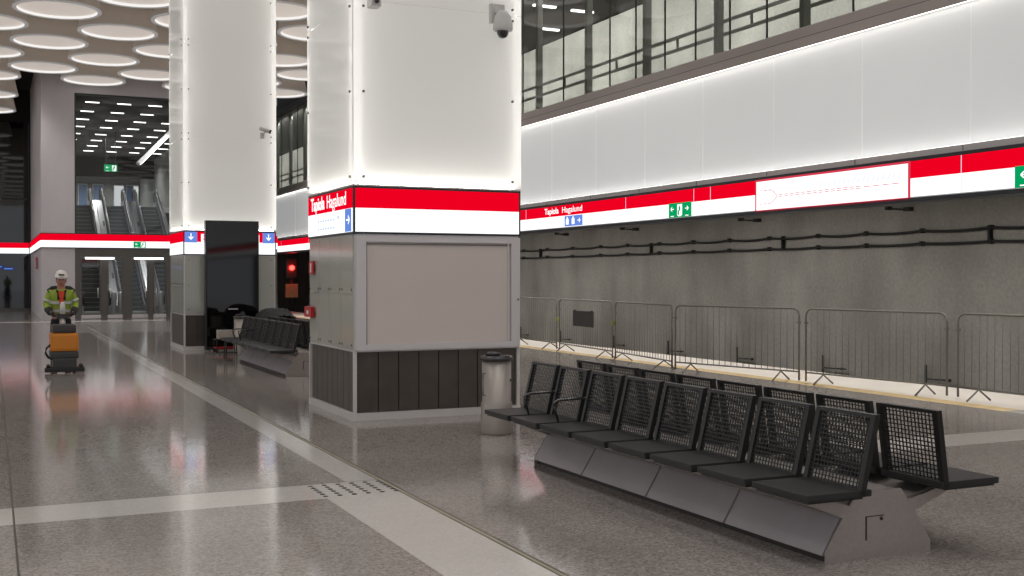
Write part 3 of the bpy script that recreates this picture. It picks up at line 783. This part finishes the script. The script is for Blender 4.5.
for k, (a, b_) in enumerate(((3.42, 4.52), (5.3, 6.45), (7.1, 8.3))):
    t = MB().box((a, FY-.1, 2.42), (b_, FY, 2.5), M['lightbar']).box((a-.02, FY-.11, 2.5), (b_+.02, FY, 2.53), M['door_frame']).build('door_light')
    tag(t, 'bright white light strip over the glass doors, %s' % ('left pair, nearer the worker' if k == 0 else 'middle pair, under the exit sign' if k == 1 else 'right pair, behind the far column'), 'light strip', 'light strips over the glass doors')

# ------------------------------------------------------------------ escalator hall behind the glass
struct(MB().box((3.03, FY+.4, 10.5), (11.2, 112, 10.8), M['mezz_dark']).build('ceiling_hall'))
struct(MB().box((11.05, FY+.4, 0), (11.2, 112, 10.5), M['hall_wall']).build('wall_hall_right'))
struct(MB().box((2.8, 62.5, 0), (3.03, 112, 10.5), M['smooth_concrete']).build('wall_hall_left'))
struct(MB().box((3.03, 97, 5.8), (11.05, 97.3, 10.5), M['hall_wall']).build('wall_hall_end'))
struct(MB().box((3.03, 69.3, 5.5), (11.05, 97, 5.8), M['smooth_concrete']).build('floor_landing'))
struct(MB().box((3.03, 88, 9.05), (11.05, 88.5, 10.5), M['mezz_dark']).build('trim_8'))
for k, (x, w_, m_) in enumerate(((6.3, .7, 'poster'), (9.0, .8, 'panel_e'), (7.4, .8, 'poster'), (9.95, .5, 'poster'), (10.5, .45, 'panel_e'))):
    t = MB().box((x, 96.85, 6.2), (x+w_, 97, 9.2), M['trim_grey']).box((x+.05, 96.8, 6.3), (x+w_-.05, 96.86, 9.1), M[m_]).build('wall_poster')
    tag(t, '%s tall panel on the end wall beyond the escalators, %s from the left' % ('lit white' if m_ == 'panel_e' else 'blue', ORD[[0, 2, 1, 3, 4][k]]), 'wall panel', 'tall panels beyond the escalators')
ri = 0
for y in (57.2, 60.5, 63.9, 67.2, 70.5, 74, 77.3, 80.6, 83.9, 94.2):
    ci = 0
    for x in (3.1+1.52*k for k in range(6)):
        x += .0
        if x < 3.3: x = 3.45 if False else x
        if x-.33 < 3.05: continue
        t = MB().box((x-.33, y-.04, 10.46), (x+.33, y+.04, 10.5), M['lightbar']).build('ceiling_light_bar')
        tag(t, 'slim white light bar above the escalators, %s row from the glass, %s from left' % (ORD[ri], ORD[ci]), 'light', 'light bars above the escalators'); ci += 1
    ri += 1
t = exit_sign(6.15, 72, 8.05, .75, .42, 2, 'small green exit sign hanging in the hall above the escalators', face='S')
MB().tube([(.1, 0, .42), (.1, 0, 2.45)], .015, M['post_dark'], 6).tube([(.65, 0, .42), (.65, 0, 2.45)], .015, M['post_dark'], 6).build('hanging_rod', t)
t = thing('inclined_soffit', 'bright slanting white soffit of a higher escalator at the hall right', 'soffit', (7.5, 66, 7.95))
T = Matrix.Rotation(math.radians(-47), 4, 'Y')
MB().box((0, -.5, 0), (2.9, .5, .2), M['camera_white'], T).build('casing', t)
MB().box((.1, -.45, -.04), (2.8, .45, 0), M['lightbar'], T).build('light_panel', t)

def escalator(xc, label):
    t = thing('escalator', label, 'escalator', (xc, 57.2, 0), 0, 'escalators behind the glass')
    run, rise, n = .40, .2309, 25
    b = MB(); y = 1.6; z = 0
    b.box((-.55, -.6, -.0), (.55, 1.6, .03), M['step_edge'])
    for k in range(n):
        b.box((-.55, y, 0 if k < 1 else z-.5), (.55, y+run+.02, z+rise), M['step'])
        b.box((-.55, y-.006, z+rise-.03), (.55, y+.03, z+rise+.003), M['step_edge'])
        y += run; z += rise
    b.build('step_flight', t)
    yt, zt = y, z
    for sx in (-1, 1):
        x = sx*.62
        # skirting deck, inclined, plus flat ends
        d = MB()
        xi, xo = sx*.56, sx*.905
        prof = [(-.2, .0), (1.6, .0), (yt, zt), (yt+1.2, zt), (yt+1.2, zt+.32), (yt-.1, zt+.32), (1.5, .32), (-.2, .32)]
        vs = [(xi, p[0], p[1]) for p in prof]+[(xo, p[0], p[1]) for p in prof]; m_ = len(prof)
        d.add(vs, [tuple(range(m_)), tuple(range(2*m_-1, m_-1, -1))]+[(k, (k+1) % m_, (k+1) % m_+m_, k+m_) for k in range(m_)], M['deck'])
        for k in range(3):
            u = .25+.25*k
            d.add([(sx*.7+a*.05, 1.5+(yt-1.6)*u+c_*.25, .33+zt*u+c_*.25*.577) for a, c_ in ((-1, -1), (1, -1), (1, 1), (-1, 1))], [(0, 1, 2, 3)], M['handrail'])
        d.build('side_deck', t)
        bp = [(-.5, .32), (1.5, .32), (yt-.1, zt+.32), (yt+1.0, zt+.32), (yt+1.2, zt+.7), (yt+1.0, zt+.95), (yt-.1, zt+.95), (1.3, .95), (-.3, .95), (-.6, .65)]
        gx = sx*.6
        vs = [(gx-.01, p[0], p[1]) for p in bp]+[(gx+.01, p[0], p[1]) for p in bp]; m_ = len(bp)
        MB().add(vs, [tuple(range(m_)), tuple(range(2*m_-1, m_-1, -1))]+[(k, (k+1) % m_, (k+1) % m_+m_, k+m_) for k in range(m_)], M['deck_dark']).build('balustrade', t)
        hp = [(gx, p[0], p[1]) for p in [(-.3, .35), (-.55, .45), (-.66, .65), (-.55, .88), (-.3, .99), (1.3, .99), (yt-.1, zt+.99), (yt+1.0, zt+.99), (yt+1.24, zt+.7), (yt+1.0, zt+.36)]]
        MB().tube(hp, .04, M['handrail'], 8).build('handrail', t)
        hp2 = [(gx-sx*.05, p[1], p[2]-.05) for p in hp[4:8]]
        MB().tube(hp2, .022, M['deck'], 6).build('rail_guide', t)
        MB().lathe([(0, 0), (.13, 0), (.13, .9), (.1, 1.0), (0, 1.02)], M['deck'], 16, Matrix.Translation((sx*.76, -.5, 0))).build('newel', t)
    return t
escalator(4.5, 'leftmost of the escalators behind the glass doors')
escalator(6.33, 'second escalator from the left behind the glass doors')
escalator(8.16, 'rightmost escalator, partly behind the far column')

# ------------------------------------------------------------------ benches
def back_frame_mesh():
    W_ = .5
    b = MB()
    # frame tilted: y' along the width, built upright then sheared by caller
    return b
def make_bench():
    t = thing('bench', '', 'bench', (0, 0, 0))
    # long steel base, end profile extruded along y (origin at near end, centre)
    Lb = 3.94
    body = [(-.40, .035), (.40, .035), (.41, .045), (.27, .27), (.56, .375), (.56, .41), (.22, .33), (.16, .40), (-.16, .40), (-.22, .33), (-.56, .41), (-.56, .375), (-.27, .27), (-.41, .045)]
    MB().prism(body, .03, Lb-.03, M['steel']).build('base_body', t)
    MB().prism([(-.38, 0), (.38, 0), (.38, .04), (-.38, .04)], .0, Lb, M['plinth_dark']).build('plinth', t)
    endp = [(-.41, .0), (.41, .0), (.41, .065), (.285, .26), (.56, .365), (.56, .405), (.23, .33), (.17, .405), (-.17, .405), (-.23, .33), (-.56, .405), (-.56, .365), (-.285, .26), (-.41, .065)]
    for k, y in enumerate((-.012, Lb)):
        e_ = MB().prism(endp, y, y+.012, M['steel']).build('end_plate', t)
        if k == 0:
            MB().box((-.1, -.016, .12), (.03, -.0125, .25), M['steel']).box((-.11, -.0145, .11), (-.1, -.0122, .25), M['plinth_dark']).box((-.11, -.0145, .25), (.035, -.0122, .256), M['plinth_dark']).tube([(.01, -.012, .235), (.01, -.02, .235)], .012, M['plinth_dark'], 10).build('service_hatch', e_)
    # satin side panels with gaps
    cuts = [.0, 1.0, 2.0, 3.02, 3.94]
    for sx in (-1, 1):
        for a, c_ in zip(cuts, cuts[1:]):
            a += .012; c_ -= .012
            vs = [(sx*.424, a, .045), (sx*.424, c_, .045), (sx*.285, c_, .262), (sx*.285, a, .262), (sx*.40, a, .045), (sx*.40, c_, .045), (sx*.26, c_, .262), (sx*.26, a, .262)]
            MB().add(vs, [(0, 1, 2, 3), (7, 6, 5, 4), (0, 4, 5, 1), (1, 5, 6, 2), (2, 6, 7, 3), (3, 7, 4, 0)], M['steel_panel']).build('side_panel', t)
    pitch, wd = .583, .515
    y_first = -.22
    def cross_mesh():
        b = MB(); H = .445
        nx, nz = 17, 16
        for k in range(1, nx): b.box((-.0025, wd*k/nx-.0034, .0), (.0025, wd*k/nx+.0034, H), M['black'])
        for k in range(1, nz): b.box((-.003, .02, H*k/nz-.0034), (.003, wd-.02, H*k/nz+.0034), M['black'])
        return b
    protos = {}
    for sx in (-1, 1):
        for k in range(8):
            y = y_first+k*pitch
            if (sx,) not in protos:
                s = MB().bev((sx*.72, 0, .425), (sx*.25, wd, .465), .008, M['seat']).box((sx*.70, .02, .41), (sx*.30, wd-.02, .426), M['black']).box((sx*.55, wd/2-.03, .39), (sx*.40, wd/2+.03, .412), M['steel']).build('seat', t, (0 if sx < 0 else .045, y, 0))
                # reclined frame: foot at x .33, top at x .245
                f = MB(); x0, x1, z0, z1 = (-.32, -.205, .425, .897) if sx < 0 else (.29, .225, .425, .897)
                def P_(yy, u): return (x0+(x1-x0)*u, yy, z0+(z1-z0)*u)
                def bar(ya, yb, ua, ub, th=.02):
                    dx = th
                    vs = []
                    for yy, u in ((ya, ua), (yb, ua), (yb, ub), (ya, ub)):
                        p = P_(yy, u); vs.append((p[0]-dx, p[1], p[2]))
                    for yy, u in ((ya, ua), (yb, ua), (yb, ub), (ya, ub)):
                        p = P_(yy, u); vs.append((p[0]+dx, p[1], p[2]))
                    f.add(vs, [(0, 3, 2, 1), (4, 5, 6, 7), (0, 1, 5, 4), (1, 2, 6, 5), (2, 3, 7, 6), (3, 0, 4, 7)], M['black'])
                bar(0, .036, 0, 1); bar(wd-.036, wd, 0, 1); bar(.036, wd-.036, .955, 1); bar(.036, wd-.036, 0, .06)
                fo = f.build('back_frame', s)
                ang = math.atan2(x1-x0, z1-z0)
                m_ = cross_mesh().build('mesh_panel', s, (x0, 0, .445), (0, ang, 0))
                protos[(sx,)] = s
            else:
                src = protos[(sx,)]
                c_ = src.copy(); COL.objects.link(c_); c_.parent = t; c_.location = (0 if sx < 0 else .045, y, 0)
                for ch in src.children:
                    d = ch.copy(); COL.objects.link(d); d.parent = c_
    # two arm rests between the far seats of the front row
    for y in (y_first+6*pitch-.03, y_first+7*pitch-.03):
        pts = [(-.52, y, .46), (-.565, y, .60), (-.57, y, .625), (-.55, y, .645), (-.5, y, .655), (-.30, y, .66), (-.25, y, .66)]
        MB().tube(pts, .011, M['chrome'], 8).build('armrest', t)
    return t
bench = make_bench()
bench['label'] = 'black mesh double bench on steel base, in front by the litter bin'; bench['group'] = 'double benches'
bench.location = (4.89, 5.30, 0)
dup(bench, (4.95, 19.1, 0), label='black double bench on steel base, far one between the two columns')

# ------------------------------------------------------------------ litter bins
def make_bin():
    t = thing('litter_bin', '', 'litter bin', (0, 0, 0))
    MB().lathe([(0, 0), (.168, 0), (.172, .02), (.172, .30), (.168, .31), (.168, .32), (.158, .33), (.158, .74), (0, .74)], M['steel_bin'], 40).build('body', t)
    MB().lathe([(.158, .745), (.175, .75), (.178, .775), (.165, .79), (.12, .80), (.11, .79), (0, .79)], M['chrome'], 40).build('lid', t)
    MB().lathe([(.0, .795), (.08, .795), (.09, .81), (.06, .83), (0, .835)], M['black'], 24, Matrix.Translation((-.05, -.02, 0))).build('ashtray', t)
    MB().tube([(.11, -.115, .55), (.115, -.125, .55)], .012, M['black'], 8).build('lock', t)
    MB().tube([(-.16, -.06, .62), (-.19, -.07, .62), (-.19, -.07, .4), (-.16, -.06, .4)], .006, M['chrome'], 6).build('handle', t)
    return t
bn = make_bin()
for ch in bn.children:
    ch.data.transform(Matrix.Diagonal((1, 1, 1.07, 1)))
bn.location = (4.97, 11.2, 0); bn['label'] = 'round steel litter bin beside the near column and bench'; bn['group'] = 'steel litter bins'
dup(bn, (4.97, 25.0, 0), label='round steel litter bin in front of the black display')

# ------------------------------------------------------------------ crowd barriers
def barrier(p, q, label, board=False):
    p, q = V((p[0], p[1], 0)), V((q[0], q[1], 0)); L = (q-p).length; rz = math.atan2(q.y-p.y, q.x-p.x)
    t = thing('crowd_barrier', label, 'barrier', p, rz, 'steel crowd barriers by the track')
    r = .016; H = 1.19
    c_r = .12
    loop = [(.02, 0, .03), (.02, 0, H-c_r)]
    for k in range(1, 6):
        a = PI-k*PI/2/5; loop.append((.02+c_r+c_r*math.cos(a), 0, H-c_r+c_r*math.sin(a)))
    for k in range(0, 6):
        a = PI/2-k*PI/2/5; loop.append((L-.02-c_r+c_r*math.cos(a), 0, H-c_r+c_r*math.sin(a)))
    loop.append((L-.02, 0, .03))
    MB().tube(loop, r, M['galv'], 8).tube([(.02, 0, .17), (L-.02, 0, .17)], .014, M['galv'], 6).build('frame', t)
    n = int(L/.125)
    proto = None
    for k in range(1, n):
        x = L*k/n
        hh = H if .14 < x < L-.14 else H-c_r+math.sqrt(max(0, c_r**2-(.14-min(x, L-x))**2))
        MB().tube([(x, 0, .17), (x, 0, hh)], .0055, M['galv'], 6).build('bar', t)
    for x in (.38, L-.38):
        MB().tube([(x, -.22, .01), (x, 0, .16), (x, .22, .01)], .014, M['galv'], 6).build('foot', t)
    MB().box((.0, -.02, .95), (.05, .02, .98), M['galv']).box((L-.05, -.02, .95), (L, .02, .98), M['galv']).build('hook', t)
    return t
bars = [((12.25, 9.0), (12.23, 11.72)), ((12.21, 11.86), (11.85, 14.5)), ((11.85, 14.62), (11.16, 17.25)), ((11.2, 17.38), (11.6, 20.15)), ((11.62, 20.28), (11.9, 23.25)), ((11.92, 23.4), (12.02, 26.0)), ((12.05, 26.15), (12.1, 28.8)), ((12.1, 28.95), (12.1, 31.6)), ((12.1, 31.75), (12.1, 34.4)), ((12.1, 34.55), (12.1, 37.2)), ((12.1, 37.35), (12.1, 40)), ((12.1, 40.15), (12.1, 42.8)), ((12.1, 42.95), (12.1, 45.6))]
for k, (p, q) in enumerate(bars):
    barrier(p, q, 'galvanised steel crowd barrier along the track, %s from the right picture edge' % ORD[k])
t = thing('hanging_board', 'dark grey square board hung on a crowd barrier left of the benches', 'board', (11.70, 21.65, .62), 0)
t.rotation_euler = (0, 0, math.atan2(23.25-20.28, 11.9-11.62)-PI/2)
MB().bev((-.045, -.56, 0), (-.025, .56, .34), .004, M['scrub_grey']).build('panel', t)
MB().box((-.05, -.5, .29), (-.02, -.44, .36), M['black']).box((-.05, .44, .29), (-.02, .5, .36), M['black']).build('strap', t)
for k, (x, y, z) in enumerate(((11.9, 23.33, .72), (12.0, 26.07, .72), (11.58, 20.2, .75))):
    t = MB().box((x-.025, y-.03, z-.04), (x+.025, y+.03, z+.05), M['tag_yellow']).build('barrier_tag')
    tag(t, 'small yellow tag on a crowd barrier post, %s from the right' % ORD[[1, 2, 0][k]], 'tag', 'yellow tags on the barriers')

# tactile studs in the pale strip crossing
st = None; n = 0
for r in range(6):
    for c_ in range(6):
        x = 2.34+.115*c_+.0*r; y = 8.54+.092*r
        if st is None:
            st = MB().lathe([(.0, .004), (.018, .004), (.022, .001), (.022, 0)], M['black'], 12).build('floor_stud'); o = st
        else: o = st.copy(); COL.objects.link(o)
        o.location = (x, y, .0005)
        tag(o, 'small dark round stud in the pale floor strip crossing', 'floor stud', 'dark studs in the strip crossing')

# ------------------------------------------------------------------ black display in front of the far column
t = thing('information_display', 'tall black glass display standing before the far column', 'display', (5.06, 26.55, 0))
MB().bev((-.61, -.08, .02), (.61, .12, 3.0), .01, M['black']).build('cabinet', t)
MB().box((-.58, -.09, .1), (.58, -.08, 2.96), M['kiosk']).build('glass_front', t)
MB().box((-.5, -.12, 0), (.5, .2, .03), M['steel']).build('foot_plate', t)
MB().box((-.1, -.094, .95), (.12, -.09, .97), M['alu']).build('small_plate', t)
# clutter
t = thing('equipment_trolley', 'small trolley on black wheels with a pale box on it', 'trolley', (4.75, 25.9, 0))
MB().box((-.2, -.18, .28), (.32, .18, .31), M['black']).box((-.2, -.18, .1), (.32, .18, .12), M['red']).build('shelf', t)
for x in (-.18, .30):
    for y in (-.16, .16):
        l_ = MB().tube([(x, y, .06), (x, y, .31)], .012, M['black'], 6).build('leg', t)
        MB().tube([(x, y-.012, .04), (x, y+.012, .04)], .04, M['scrub_black'], 12).build('wheel', l_)
t = thing('pale_box', 'pale grey box lying on the trolley beside the display', 'box', (4.78, 25.9, .312))
MB().bev((-.17, -.13, 0), (.17, .13, .19), .008, M['cardboard']).build('carton', t)
MB().box((-.172, -.02, .001), (.172, .02, .192), M['white']).build('tape', t)
t = thing('work_stool', 'low black work stand on the floor at the far bench end', 'stand', (4.55, 24.05, 0))
MB().bev((-.14, -.14, .36), (.14, .14, .4), .01, M['black']).build('top', t)
for x in (-.11, .11):
    for y in (-.11, .11): MB().tube([(x, y, 0), (x*.9, y*.9, .37)], .014, M['black'], 6).build('leg', t)
MB().box((-.12, -.12, .1), (.12, .12, .12), M['black']).build('shelf', t)
# draped black sheet
b = MB(); nx_, ny_ = 14, 26; vs = []; fs = []
for i in range(nx_+1):
    for j in range(ny_+1):
        u, v = i/nx_*2-1, j/ny_*2-1
        h = 1.0-.12*abs(v)**2.5-.04*math.sin(v*7+1)*(1-abs(v))-.2*abs(u)**3
        if abs(u) > .8: h -= (abs(u)-.8)*1.6
        vs.append((5.62+u*.36+.02*math.sin(j), 24.6+v*.85, h+.02*math.sin(3*i+2*j)))
for i in range(nx_):
    for j in range(ny_): a = i*(ny_+1)+j; fs.append((a, a+ny_+1, a+ny_+2, a+1))
b.add(vs, fs, M['tarp'], None, True)
T_ = thing('covered_stack', 'low stack under a black plastic sheet behind the far bench', 'covered goods', (0, 0, 0))
b.build('sheet', T_)
MB().box((5.37, 23.95, 0), (5.87, 25.25, .72), M['scrub_grey']).build('crate', T_)

# signal by the track
t = thing('railway_signal', 'railway signal glowing red beside the track', 'signal', (13.95, 57.4, -1.25))
MB().tube([(0, 0, 0), (0, 0, 3.9)], .07, M['scrub_grey'], 10).build('mast', t)
MB().bev((-.26, -.12, 2.9), (.26, .1, 3.9), .03, M['black']).build('signal_head', t)
MB().tube([(0, -.12, 3.42), (0, -.17, 3.42)], .13, M['lamp_red'], 16).build('red_lamp', t)
MB().box((-.32, -.1, 1.9), (.32, .05, 2.6), M['yellow']).build('yellow_plate', t)
L = bpy.data.lights.new('signal_glow', 'POINT'); L.energy = 25; L.color = (1, .03, .02); L.shadow_soft_size = .1
lo = bpy.data.objects.new('signal_glow', L); COL.objects.link(lo); lo.location = (13.95, 57.0, 2.17)

# ------------------------------------------------------------------ floor scrubber
t = thing('floor_scrubber', 'walk-behind floor scrubbing machine with orange tank', 'floor scrubber', (1.165, 21.55, 0))
MB().bev((-.33, -.12, .02), (.33, -.0, .10), .02, M['scrub_black']).build('squeegee', t)
MB().bev((-.2, -.1, .06), (.2, .5, .26), .03, M['scrub_grey']).build('chassis', t)
MB().bev((-.235, -.08, .25), (.235, .55, .38), .03, M['scrub_grey']).build('lower_tank', t)
MB().bev((-.235, -.06, .38), (.235, .55, .70), .05, M['scrub_orange']).build('orange_tank', t)
MB().bev((-.2, -.0, .70), (.2, .5, .85), .045, M['scrub_grey']).build('tank_lid', t)
for sx in (-1, 1):
    w_ = MB().tube([(sx*.16, .42, .12), (sx*.21, .42, .12)], .12, M['scrub_black'], 20).build('wheel', t)
    MB().lathe([(0, .0), (.035, 0), (.035, .035), (.02, .06), (0, .06)], M['scrub_black'], 12, Matrix.Translation((sx*.27, -.06, .10))).build('knob', t)
MB().tube([(-.23, 0, .5), (-.3, -.02, .44), (-.31, -.02, .36), (-.27, .0, .28), (-.2, .05, .24)], .02, M['scrub_black'], 8).build('hose', t)
MB().tube([(0, .5, .78), (0, .62, .95)], .05, M['steel'], 12).bev((-.1, .56, .93), (.1, .68, 1.03), .02, M['scrub_grey']).build('handle_column', t)
MB().tube([(-.19, .70, 1.02), (-.16, .64, .99), (.16, .64, .99), (.19, .70, 1.02)], .016, M['scrub_black'], 8).build('handlebar', t)
t2 = MB().lathe([(0, 0), (.045, 0), (.045, .16), (.03, .2), (.03, .22), (0, .22)], M['camera_white'], 16).build('spray_bottle', None, (1.165, 22.12, 1.025))
tag(t2, 'white bottle standing on the handle of the floor scrubber', 'bottle')

# ------------------------------------------------------------------ worker
def skin_obj(name, verts, edges, radii, m, parent, sub=2, root=0):
    me = bpy.data.meshes.new(name); me.from_pydata(verts, edges, [])
    o = bpy.data.objects.new(name, me); COL.objects.link(o)
    md = o.modifiers.new('skin', 'SKIN'); md.use_smooth_shade = True
    for k, r in enumerate(radii):
        me.skin_vertices[0].data[k].radius = r if isinstance(r, tuple) else (r, r)
        me.skin_vertices[0].data[k].use_root = (k == root)
    s = o.modifiers.new('sub', 'SUBSURF'); s.levels = sub; s.render_levels = sub
    dg = bpy.context.evaluated_depsgraph_get(); dg.update()
    me2 = bpy.data.meshes.new_from_object(o.evaluated_get(dg)); COL.objects.unlink(o); bpy.data.objects.remove(o)
    me2.materials.clear(); me2.materials.append(m)
    r = bpy.data.objects.new(name, me2); COL.objects.link(r)
    for p in me2.polygons: p.use_smooth = True
    if parent: r.parent = parent
    return r
W = thing('person', 'worker in white helmet, yellow high-visibility jacket and dark trousers pushing the floor scrubber', 'person', (1.165, 22.62, 0))
# facing -Y (towards the viewer). one body surface: pelvis root, legs, torso, neck, head, arms, hands
vb = [(0, 0, .93), (0, .0, 1.12), (0, -.02, 1.33), (0, -.04, 1.44), (0, -.05, 1.51), (0, -.07, 1.60), (0, -.075, 1.70),
      (-.10, .0, .88), (-.115, -.07, .50), (-.12, .06, .10), (-.13, -.10, .04),
      (.10, .0, .88), (.115, .04, .50), (.12, .16, .10), (.13, .0, .04),
      (-.17, -.03, 1.41), (-.245, .0, 1.18), (-.21, -.2, 1.04), (-.185, -.33, 1.04), (-.18, -.385, 1.03),
      (.17, -.03, 1.41), (.245, .0, 1.18), (.21, -.2, 1.04), (.185, -.33, 1.04), (.18, -.385, 1.03)]
eb = [(0, 1), (1, 2), (2, 3), (3, 4), (4, 5), (5, 6), (0, 7), (7, 8), (8, 9), (9, 10), (0, 11), (11, 12), (12, 13), (13, 14), (3, 15), (15, 16), (16, 17), (17, 18), (18, 19), (3, 20), (20, 21), (21, 22), (22, 23), (23, 24)]
rb = [(.16, .12), (.15, .11), (.17, .12), (.13, .09), .058, (.078, .095), (.06, .07), .09, .062, .042, (.045, .035), .09, .062, .042, (.045, .035), .065, .047, .038, .03, (.035, .02), .065, .047, .038, .03, (.035, .02)]
skin_obj('body', vb, eb, rb, M['skin'], W)
# head details: nose, ears, eyes, mouth
b = MB()
b.ball((0, -.172, 1.615), (.013, .02, .022), M['skin'], 10); b.ball((-.082, -.07, 1.62), (.012, .022, .032), M['skin'], 10); b.ball((.082, -.07, 1.62), (.012, .022, .032), M['skin'], 10)
b.ball((0, -.09, 1.63), (.08, .088, .105), M['skin'], 20)
b.build('face', W)
b = MB(); b.ball((-.032, -.165, 1.645), (.013, .008, .008), M['hair'], 10); b.ball((.032, -.165, 1.645), (.013, .008, .008), M['hair'], 10); b.box((-.048, -.172, 1.66), (-.016, -.162, 1.666), M['hair']); b.box((.016, -.172, 1.66), (.048, -.162, 1.666), M['hair'])
b.build('eyes', W)
MB().ball((0, -.166, 1.575), (.024, .007, .006), M['red'], 10).build('mouth', W)
MB().ball((0, -.06, 1.655), (.086, .092, .08), M['hair'], 16).build('hair', W)
b = MB().lathe([(.115, 0), (.12, .01), (.11, .02), (.105, .07), (.085, .12), (.045, .15), (0, .158)], M['helmet'], 28, Matrix.Translation((0, -.075, 1.675)) @ Matrix.Rotation(math.radians(-6), 4, 'X'))
b.box((-.07, -.225, 1.668), (.07, -.16, 1.678), M['helmet'])
hm = b.build('helmet', W)
MB().box((-.05, -.197, 1.725), (.05, -.188, 1.752), M['hair']).build('helmet_badge', hm)
# jacket
vj = [(0, .0, .99), (0, .0, 1.12), (0, -.02, 1.3), (0, -.03, 1.42), (0, -.04, 1.47),
      (-.175, -.03, 1.42), (-.255, .0, 1.19), (-.22, -.17, 1.06), (-.2, -.24, 1.045),
      (.175, -.03, 1.42), (.255, .0, 1.19), (.22, -.17, 1.06), (.2, -.24, 1.045)]
ej = [(0, 1), (1, 2), (2, 3), (3, 4), (3, 5), (5, 6), (6, 7), (7, 8), (3, 9), (9, 10), (10, 11), (11, 12)]
rj = [(.195, .15), (.19, .145), (.205, .15), (.15, .115), (.09, .085), .085, .07, .056, .052, .085, .07, .056, .052]
jk = skin_obj('jacket', vj, ej, rj, M['yellow_v'], W)
b = MB()
def oval_ring(mb, z, rx, ry, h, m_, cy=0):
    n = 28; vs = []; 
    for zz in (z, z+h):
        for k in range(n): a = 2*PI*k/n; vs.append((rx*math.cos(a), cy+ry*math.sin(a), zz))
    mb.add(vs, [(k, (k+1) % n, (k+1) % n+n, k+n) for k in range(n)], m_, None, True)
oval_ring(b, 1.05, .2, .165, .05, M['silver_tape'], .0); oval_ring(b, 1.2, .205, .17, .05, M['silver_tape'], -.01)
b.build('reflective_tape', jk)
MB().prism([(-.05, 1.44), (.05, 1.44), (.028, 1.05), (-.028, 1.05)], -.19, -.165, M['orange']).build('shirt_front', W)
b = MB(); 
for sx in (-1, 1):
    b.tube([(sx*.09, .0, 1.49), (sx*.085, -.09, 1.46), (sx*.05, -.16, 1.40), (sx*.05, -.18, 1.28)], .024, M['navy'], 8)
    b.tube([(sx*.14, -.03, 1.485), (sx*.215, -.03, 1.455)], .03, M['navy'], 8)
b.build('collar', W)
b = MB()
for sx in (-1, 1): b.tube([(sx*.06, -.03, 1.475), (sx*.13, -.03, 1.455), (sx*.2, -.025, 1.40)], [.07, .085, .082], M['navy'], 14)
b.build('shoulder_yoke', jk)
b = MB()
for sx in (-1, 1):
    b.tube([(sx*.222, -.012, 1.29), (sx*.232, -.008, 1.245)], .083, M['silver_tape'], 16)
b.build('sleeve_tape', jk)
# cuffs/sleeve ends dark
b = MB()
for sx in (-1, 1): b.tube([(sx*.232, -.1, 1.10), (sx*.2, -.24, 1.045), (sx*.187, -.315, 1.04)], [.066, .056, .046], M['navy'], 12)
b.build('sleeve_end', W)
# trousers
vt = [(0, .01, .98), (0, 0, .88), (-.10, .0, .82), (-.115, -.07, .50), (-.12, .05, .10), (.10, .0, .82), (.115, .04, .50), (.12, .15, .10)]
et = [(0, 1), (1, 2), (2, 3), (3, 4), (1, 5), (5, 6), (6, 7)]
skin_obj('trousers', vt, et, [(.175, .13), (.16, .125), .105, .082, .068, .105, .082, .068], M['navy'], W)
for sx, y in ((-1, .0), (1, .1)):
    MB().bev((sx*.125-.055, y-.2, 0), (sx*.125+.055, y+.11, .08), .03, M['boot']).bev((sx*.122-.05, y-.04, .04), (sx*.122+.05, y+.1, .2), .03, M['boot']).build('boot', W)
# gloved hands: palm, four fingers curled round the bar and a thumb
for sx in (-1, 1):
    hx, hy, hz = sx*.18, -.385, 1.03
    v_ = [(hx, hy+.05, hz+.01), (hx, hy+.0, hz+.015)]; e_ = [(0, 1)]; r_ = [(.03, .022), (.038, .02)]
    for q, (off, ln) in enumerate(((-.03, .9), (-.01, 1.0), (.01, .95), (.03, .8))):
        k = len(v_)
        v_ += [(hx+off, hy-.03, hz+.02), (hx+off, hy-.055*ln-.01, hz+.005), (hx+off, hy-.055*ln, hz-.022*ln), (hx+off, hy-.03, hz-.034*ln)]
        e_ += [(1, k), (k, k+1), (k+1, k+2), (k+2, k+3)]; r_ += [.010, .0095, .009, .0075]
    k = len(v_)
    v_ += [(hx-sx*.042, hy-.005, hz+.0), (hx-sx*.05, hy-.035, hz-.02)]; e_ += [(0, k), (k, k+1)]; r_ += [.011, .009]
    skin_obj('hand', v_, e_, r_, M['glove'], W, 1)
